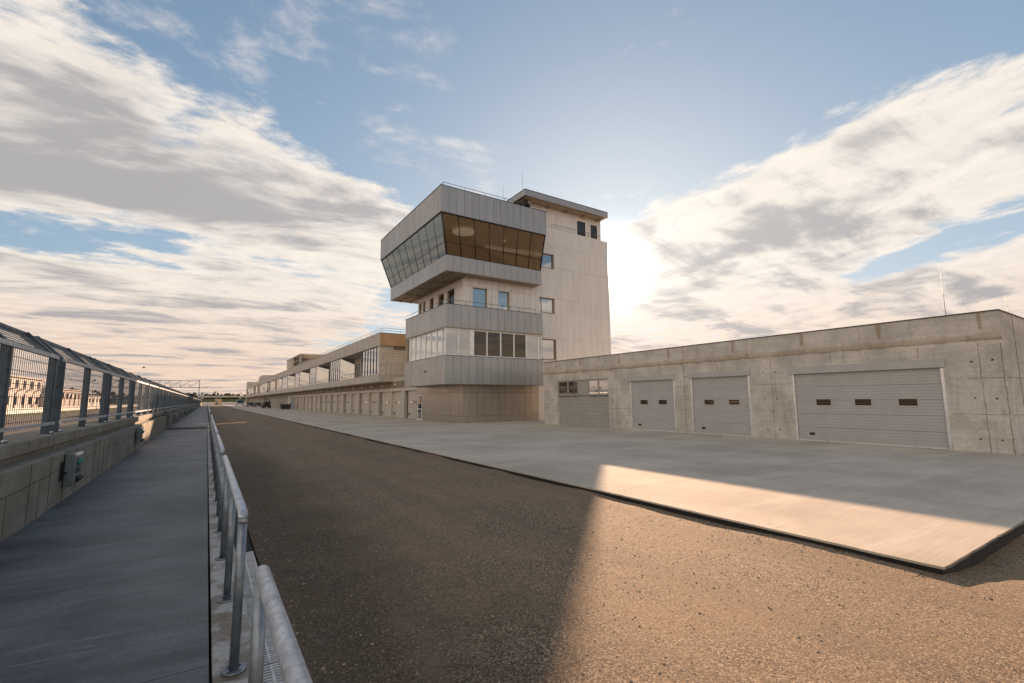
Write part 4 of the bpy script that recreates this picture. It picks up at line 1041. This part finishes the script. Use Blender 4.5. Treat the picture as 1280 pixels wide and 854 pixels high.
for (a0, a1, _, _), (b0, b1, _, _) in zip(rooms, rooms[1:]):
    # back wall of the terrace with glazed doors; side glass of the next room
    b = MB(); op = 64.7 if a1 < 60 else None  # wall opening added where the sun streak passes to the lane
    segs = [(a1, b0)] if op is None else [(a1, op-.75), (op+.75, b0)]
    for s0, s1 in segs:
        b.box(RX, s0, 7.0, RX+.2, s1, zw1); n = max(1, int((s1-s0)/2.2))
        for t_ in range(n+1): yy = s0+(s1-s0-.5)*t_/n; b.box(RX, yy, zsl1-.4, RX+.2, yy+.5, 7.0)
    if op: b.box(RX, op-.75, 7.45, RX+.2, op+.75, zw1)
    b.build('terrace_back_wall', 'conc_pit', pb)
    for s0, s1 in segs:
        p = MB(); p.box(RX+.08, s0+.3, zsl1-.4, RX+.1, s1-.3, 7.0); p.build('terrace_door', 'glass_dark', pb)
    p = MB(); sk = .42; p.hexa([(BX+.12, b0-.03, zsl1-.4), (RX, b0-.03-sk, zsl1-.4), (RX, b0-.005-sk, zsl1-.4), (BX+.12, b0-.005, zsl1-.4), (BX+.12, b0-.03, zw1), (RX, b0-.03-sk, zw1), (RX, b0-.005-sk, zw1), (BX+.12, b0-.005, zw1)]); p.build('side_pane', 'glass_blue', pb)
    p = MB(); p.box(BX+.15, a1+.005, zsl1-.4, RX+.2, a1+.03, zw1); p.build('side_pane', 'glass', pb)
    railing([(BX+.09, a1, zsl1), (BX+.09, b0, zsl1)], .55, 1.6, pb, .02, (.28,))
b = MB(); ro = 64.7+11*math.tan(R(45.4))*.0
oy = 64.7+(28.3-RX)/math.tan(SUN_AZ)*1.0  # rear opening added in line with the sun for the streak
b.box(28.3, BY0+.5, zsl1-.4, 28.5, oy-.9, zw1); b.box(28.3, oy+.9, zsl1-.4, 28.5, BY1, zw1); b.box(28.3, oy-.9, zsl1-.4, 28.5, oy+.9, zsl1+.4)
b.box(BX+.2, BY1-.2, 0, 28.5, BY1, zr)
b.build('rear_wall', 'conc_pit', pb)
b = MB(); b.box(BX-.0, BY1-.6, 0, BX+.5, BY1+.3, 11.2); b.box(BX+.5, BY1-.6, zr, 22, BY1+.3, 11.2); b.build('end_pier', 'conc_pit', pb)
b = MB(); b.box(17.5, 106, zw1+.35, 24, 134, 10.4); b.box(17.5, 130, 10.4, 24, 139, 12.5); b.box(17.4, 117, 12.5, 24.1, 139.2, 12.75); b.box(17.5, 128, 10.4, 17.75, 130, 12.5); b.build('roof_stair_box', 'conc_pit', pb)
b = MB(); b.box(17.6, 118, 10.4, 17.8, 118.3, 12.5); b.box(17.62, 118.3, 11.4, 17.7, 128, 11.5); b.build('roof_screen', 'galv', pb)
b = MB(); b.box(17.0, 196, zr-.6, 23, 214, 11.6); b.build('roof_stair_box', 'conc_pit', pb)

# ================================================================== things standing on the slab far down the lane
r = thing('skip_container', 'dark open waste skip standing on the slab by the pit building', 'skip', (14.75, 116, 0))
b = MB()
def taper(b, x0, x1, y0, y1, z0, z1, g_, mi=0): return b.hexa([(x0+g_, y0+g_, z0), (x1-g_, y0+g_, z0), (x1-g_, y1-g_, z0), (x0+g_, y1-g_, z0), (x0, y0, z1), (x1, y0, z1), (x1, y1, z1), (x0, y1, z1)], mi)
taper(b, 13.75, 15.75, 114.8, 117.4, .10, 1.15, .16); b.build('bin_body', 'darkbox', r)
b = MB(); b.frame((13.7, 114.75, 0), Xp, Ym, 0, 2.1, 1.10, 1.26, .05, 0, .06); b.box(13.68, 114.76, 1.16, 13.78, 117.45, 1.26); b.box(15.72, 114.76, 1.16, 15.82, 117.45, 1.26); b.build('rim', 'darkbox', r)
for x in (14.0, 15.4):
    b = MB(); b.tube([(x-.05, 115.1, .08), (x+.05, 115.1, .08)], .08, 10); b.build('wheel', 'rubber', r)

r = thing('forklift', 'dark rusty forklift with upright mast and roll cage on the slab', 'forklift', (13.4, 141, 0))
b = MB(); b.box(12.55, 140.2, .35, 14.25, 142.8, 1.25); b.box(12.6, 142.0, 1.25, 14.2, 142.8, 1.6); b.build('body', 'rust', r, .06)
b = MB()
for x in (12.75, 13.05): b.box(x-.06, 139.9, .1, x+.06, 140.05, 3.5)
b.box(12.7, 139.92, 3.3, 13.1, 140.02, 3.5); b.build('mast', 'darkbox', r)
b = MB(); b.tube([(13.2, 140.5, 1.2), (13.25, 140.5, 2.15), (13.5, 140.5, 2.4), (13.95, 140.5, 2.3), (14.15, 140.5, 1.2)], .07, 8); b.tube([(13.2, 142, 1.2), (13.25, 142, 2.15), (13.5, 142, 2.4), (13.95, 142, 2.3), (14.15, 142, 1.2)], .07, 8); b.box(13.25, 140.5, 2.28, 13.95, 142, 2.36); b.build('roll_cage', 'darkbox', r)
b = MB(); b.box(13.3, 141.0, 1.25, 13.9, 141.6, 1.8); b.build('seat', 'black', r, .05)
for x in (12.55, 14.05):
    for y in (140.5, 142.3):
        b = MB(); b.tube([(x-.1, y, .36), (x+.3, y, .36)], .36, 16); b.build('wheel', 'rubber', r)
for x in (12.7, 13.0):
    b = MB(); b.box(x-.06, 138.9, .12, x+.06, 140.0, .18); b.build('fork', 'darkbox', r)

def car(x, y, paint, name, label, cat, w_=1.8, L=4.3, h=1.45, van=False):
    r = thing(name, label, cat, (x, y, 0))
    b = MB(); hb = h*.58
    if van: prof = [(0, .35), (0, 1.1), (.5, 1.2), (1.2, h), (L, h), (L, .35)]
    else: prof = [(0, .35), (0, .75), (.9, hb), (1.6, h), (3.4, h), (L-.05, hb+.02), (L, .4)]
    n = len(prof)
    vs = []
    for sx in (-1, 1):
        for yy, zz in prof: vs.append((x+sx*(w_/2-(.12 if zz > hb+.05 else 0)), y+yy, zz))
    b.add(vs, [(i, (i+1) % n, n+(i+1) % n, n+i) for i in range(n)]+[tuple(range(n)), tuple(range(n, 2*n))])
    b.build('body', paint, r, .05)
    a0, a1 = (prof[2], prof[3])
    b = MB(); ws = w_/2-.22
    b.hexa([(x-ws, y+a0[0]-.02, a0[1]+.04), (x+ws, y+a0[0]-.02, a0[1]+.04), (x+ws, y+a0[0]+.05, a0[1]+.04), (x-ws, y+a0[0]+.05, a0[1]+.04), (x-ws, y+a1[0]-.06, a1[1]-.08), (x+ws, y+a1[0]-.06, a1[1]-.08), (x+ws, y+a1[0]+.02, a1[1]-.08), (x-ws, y+a1[0]+.02, a1[1]-.08)])
    b.build('windscreen', 'glass_dark', r)
    for sx in (-1, 1):
        b = MB(); xx = x+sx*(w_/2-.09); b.box(min(xx, xx+sx*.02), y+1.5, hb+.08, max(xx, xx+sx*.02), y+(L-.4 if van else 3.2), h-.12); b.build('side_window', 'glass_dark', r)
        b = MB(); b.tube([(x+sx*(w_/2-.35), y-.02, .68), (x+sx*(w_/2-.35), y+.03, .68)], .11, 10); b.build('headlight', 'lampw', r)
        for yy in (.8, L-.8):
            b = MB(); b.tube([(x+sx*(w_/2-.2), y+yy, .33), (x+sx*(w_/2+.02), y+yy, .33)], .33, 16); b.build('wheel', 'rubber', r)
    b = MB(); b.box(x-w_/2+.05, y-.06, .36, x+w_/2-.05, y-.005, .55); b.build('bumper', 'black', r)
car(12.2, 236, 'carblue', 'parked_van', 'pale blue and white van parked on the slab at the far end of the lane', 'van', 3.0, 5.5, 2.5, True)
car(13.2, 191, 'darkbox', 'parked_car', 'dark low car parked on the slab, the left one of two', 'car', 2.0, 4.5, 1.5)
car(15.0, 184, 'darkbox', 'parked_car', 'dark low car parked on the slab, the right one nearer the doors', 'car', 1.9, 4.3, 1.45)

# ================================================================== start gantry over the track
GYY, gx0, gx1, gz0, gz1 = 200, -27.5, -2.62, 6.9, 9.2
r = thing('start_gantry', 'lattice steel start gantry spanning the track beyond the fence', 'gantry', (-15, GYY, 0))
for x in (gx0, gx1):
    b = MB(); b.box(x-.18, GYY-.18, -.3, x+.18, GYY+.18, gz1+.5); b.box(x-.45, GYY-.45, -.3, x+.45, GYY+.45, .9); b.build('post', 'galv', r)
b = MB()
for z in (gz0, gz1):
    for yy in (-.5, .5): b.tube([(gx0, GYY+yy, z), (gx1, GYY+yy, z)], .11, 6)
n = 9
for i in range(n+1):
    x = gx0+(gx1-gx0)*i/n
    for yy in (-.5, .5):
        b.tube([(x, GYY+yy, gz0), (x, GYY+yy, gz1)], .08, 6)
        if i < n: b.tube([(x, GYY+yy, gz0), (x+(gx1-gx0)/n, GYY+yy, gz1)], .06, 6)
b.tube([(gx1, GYY, gz0), (gx1+2.6, GYY, gz0)], .10, 6)
b.build('truss', 'galv', r)

# ================================================================== far side of the track
b = MB()
y = -120
while y < 420: b.box(-29.9, y, -.4, -29.45, y+5.94, .88); y += 6
tag(b.build('track_barrier', 'barrier', bevel=.02), 'long pale concrete barrier on the far side of the track, behind the grass strip', 'barrier')
def debris_post(y):
    r = thing('debris_fence_bay', 'curved top debris fence bay on the barrier across the track', 'fence bay', (-29.7, y, .88), 'debris fence bays across the track')
    b = MB(); pts = [(-29.75, y, .85), (-29.75, y, 3.3)]
    for k in range(1, 7): a = k/6*R(100); pts.append((-29.75+1.1-1.1*math.cos(a), y, 3.3+1.1*math.sin(a)))
    b.tube(pts, .085, 6); b.build('post', 'galv_dark', r)
    b = MB()
    for z in (1.5, 2.1, 2.7, 3.3): b.tube([(-29.75, y, z), (-29.75, y+5.2, z)], .022, 4)
    x_, z_ = pts[-1][0], pts[-1][2]
    b.tube([(x_, y, z_), (x_, y+5.2, z_)], .03, 4); b.tube([(-29.4, y, 4.15), (-29.4, y+5.2, 4.15)], .022, 4)
    b.build('cable', 'galv_dark', r); return r
d0 = debris_post(60)
for i in range(1, 46):
    c = copy_tree(d0); c.location = (-29.7, 60+5.2*i, .88)
def stand(x0, x1, y0, y1, h, label, mat, wins, name='grandstand_building', cat='building'):
    r = thing(name, label, cat, ((x0+x1)/2, (y0+y1)/2, 0))
    b = MB(); b.box(x0, y0, -.3, x1, y1, h); b.build('wall', mat, r)
    b = MB(); b.box(x0-.4, y0-.4, h, x1+.6, y1+.4, h+.3); b.build('roof', 'stand', r)
    for (z0, z1, n) in wins:
        for i in range(n):
            yy = y0+(y1-y0)*(i+.3)/n; L = (y1-y0)/n*.42
            b = MB(); b.box(x1+.002, yy, z0, x1+.05, yy+L, z1); b.build('window', 'glass_dark', r)
    return r
stand(-52, -40, 150, 186, 8.2, 'pale two storey hospitality building across the track, nearest of three', 'stand', [(5.6, 7.6, 6), (1.5, 3.4, 6)])
stand(-50, -41, 196, 248, 6.2, 'pale low building across the track, middle of three', 'stand', [(3.2, 5.2, 9)])
stand(-56, -44, 268, 330, 4.6, 'grey low building across the track, farthest of three', 'barrier', [(2.0, 3.6, 8)])
for i, (x, y, h) in enumerate([(-38, 246, 10.5), (-41, 300, 9.0)]):
    r = thing('flood_mast', 'thin dark mast standing behind the far barrier, '+('the nearer one' if i == 0 else 'the farther one'), 'mast', (x, y, 0))
    b = MB(); b.tube([(x, y, -.2), (x, y, h)], .14, 8, r2=.08); b.build('pole', 'galv_dark', r)
    b = MB(); b.box(x-.5, y-.2, h-.1, x+.5, y+.2, h+.4); b.build('lamp_head', 'darkbox', r)

# ================================================================== end of the lane
b = MB(); b.box(-6, YEND+12, -.4, 70, YEND+12.4, 1.7)
tag(b.build('boundary_wall', 'barrier'), 'pale grey concrete wall closing the far end of the pit lane', 'wall')
b = MB(); b.add([(-40, YEND+14, -.4), (120, YEND+14, -.4), (120, YEND+40, -.4), (-40, YEND+40, -.4), (-40, YEND+24, 3.4), (120, YEND+24, 3.4), (120, YEND+30, 3.4), (-40, YEND+30, 3.4)],
      [(3, 2, 1, 0), (4, 5, 6, 7), (0, 1, 5, 4), (1, 2, 6, 5), (2, 3, 7, 6), (3, 0, 4, 7)])
struct(b.build('embankment', 'grass'))
r = thing('footbridge', 'long level concrete bridge crossing behind the far end of the lane', 'bridge', (20, YEND+27, 0))
b = MB(); b.box(-4, YEND+25, 4.4, 70, YEND+28, 5.3); b.build('deck', 'conc_pit', r)
for x in (-3, 16, 36, 56):
    b = MB(); b.box(x, YEND+25.4, -.4, x+1, YEND+27.6, 4.4); b.build('pier', 'conc_pit', r)
r = thing('timing_hut', 'small hut tinted orange brown by painted sunlight at the far end of the walkway', 'hut', (5, YEND+3, 0))
b = MB(); b.box(3.6, YEND+2, -.2, 6.6, YEND+5, 3.2); b.build('wall', 'amber', r)
b = MB(); b.box(3.4, YEND+1.7, 3.2, 6.8, YEND+5.3, 3.45); b.build('roof', 'conc_pit', r)
b = MB(); b.box(4.0, YEND+1.95, .1, 4.9, YEND+1.99, 2.2); b.build('door', 'bluedoor', r)

# hills and far woods
b = MB(); n = 160; vs = []; fs = []
for i in range(n):
    a_ = 2*math.pi*i/n
    h = 14+12*mnoise.noise(Vector((math.cos(a_)*3, math.sin(a_)*3, 0)))+7*mnoise.noise(Vector((math.cos(a_)*11, math.sin(a_)*11, 2)))
    toward = .35+.65*(1-smooth(math.radians(20), math.radians(50), abs(a_-math.pi/2)))
    h = max(4, h)*toward
    for rad, zz in ((1350, -1), (1650, h), (2600, -1)): vs.append((math.cos(a_)*rad, math.sin(a_)*rad, zz))
for i in range(n):
    j = (i+1) % n
    fs += [(i*3, j*3, j*3+1, i*3+1), (i*3+1, j*3+1, j*3+2, i*3+2)]
b.add(vs, fs, 0, True); struct(b.build('hills', 'hill'))
rt_ = random.Random(11); b = MB()
def leafclump(b, cx, cy, cz, rad, n):
    for _ in range(n):
        d = Vector((rt_.gauss(0, .45), rt_.gauss(0, .45), rt_.gauss(0, .38)))*rad
        c = Vector((cx, cy, cz))+d; s_ = rad*rt_.uniform(.18, .34)
        e1 = Vector((rt_.uniform(-1, 1), rt_.uniform(-1, 1), rt_.uniform(-1, 1))).normalized(); e2 = e1.cross(Vector((rt_.uniform(-1, 1), rt_.uniform(-1, 1), rt_.uniform(-1, 1)))).normalized()
        b.quad(c-e1*s_-e2*s_*.7, c+e1*s_-e2*s_*.5, c+e1*s_*.8+e2*s_, c-e1*s_*.7+e2*s_*.8)
for i in range(420):
    a_ = R(90)-R(rt_.uniform(-26, 13)); rad = rt_.uniform(620, 900)
    h = rt_.uniform(6, 12)
    leafclump(b, math.cos(a_)*rad, math.sin(a_)*rad, h*.5, h*.75, 26)
struct(b.build('distant_wood', 'leaf'), 'stuff')
# a few single trees in front of the wood
for i, (x, y, h) in enumerate([(-12, 420, 7.5), (12, 430, 6.5), (30, 415, 8)]):
    r = thing('tree', ['dark tree behind the far bridge, left of the gantry post end', 'smaller dark tree behind the middle of the far bridge', 'dark tree behind the bridge beside the pit building end'][i], 'tree', (x, y, -.4))
    b = MB(); b.tube([(x, y, -.4), (x+.2, y, h*.3), (x-.1, y+.1, h*.6)], .28, 8, r2=.1)
    for k in range(5): a_ = k*1.26; b.tube([(x, y, h*.35), (x+math.cos(a_)*h*.22, y+math.sin(a_)*h*.22, h*.6)], .09, 6, r2=.04)
    b.build('trunk', 'bark', r)
    b = MB()
    for k in range(16): leafclump(b, x+rt_.gauss(0, h*.2), y+rt_.gauss(0, h*.2), h*rt_.uniform(.4, .9), h*.24, 60)
    b.build('crown', 'leaf', r)
# one bird in the air over the fence
r = Vector((-5.57, 60, 5.27)); b = MB()
b.tube([r+Vector((-.14, 0, 0)), r+Vector((0, 0, .03)), r+Vector((.16, 0, 0))], .045, 6, r2=.02)
for sy in (-1, 1): b.hexa([r+Vector((-.06, 0, 0)), r+Vector((.07, 0, 0)), r+Vector((.03, sy*.3, .12)), r+Vector((-.05, sy*.3, .12)), r+Vector((-.06, 0, .015)), r+Vector((.07, 0, .015)), r+Vector((.03, sy*.3, .13)), r+Vector((-.05, sy*.3, .13))])
tag(b.build('flying_bird', 'darkbox'), 'tiny dark bird flying above the catch fence', 'bird')
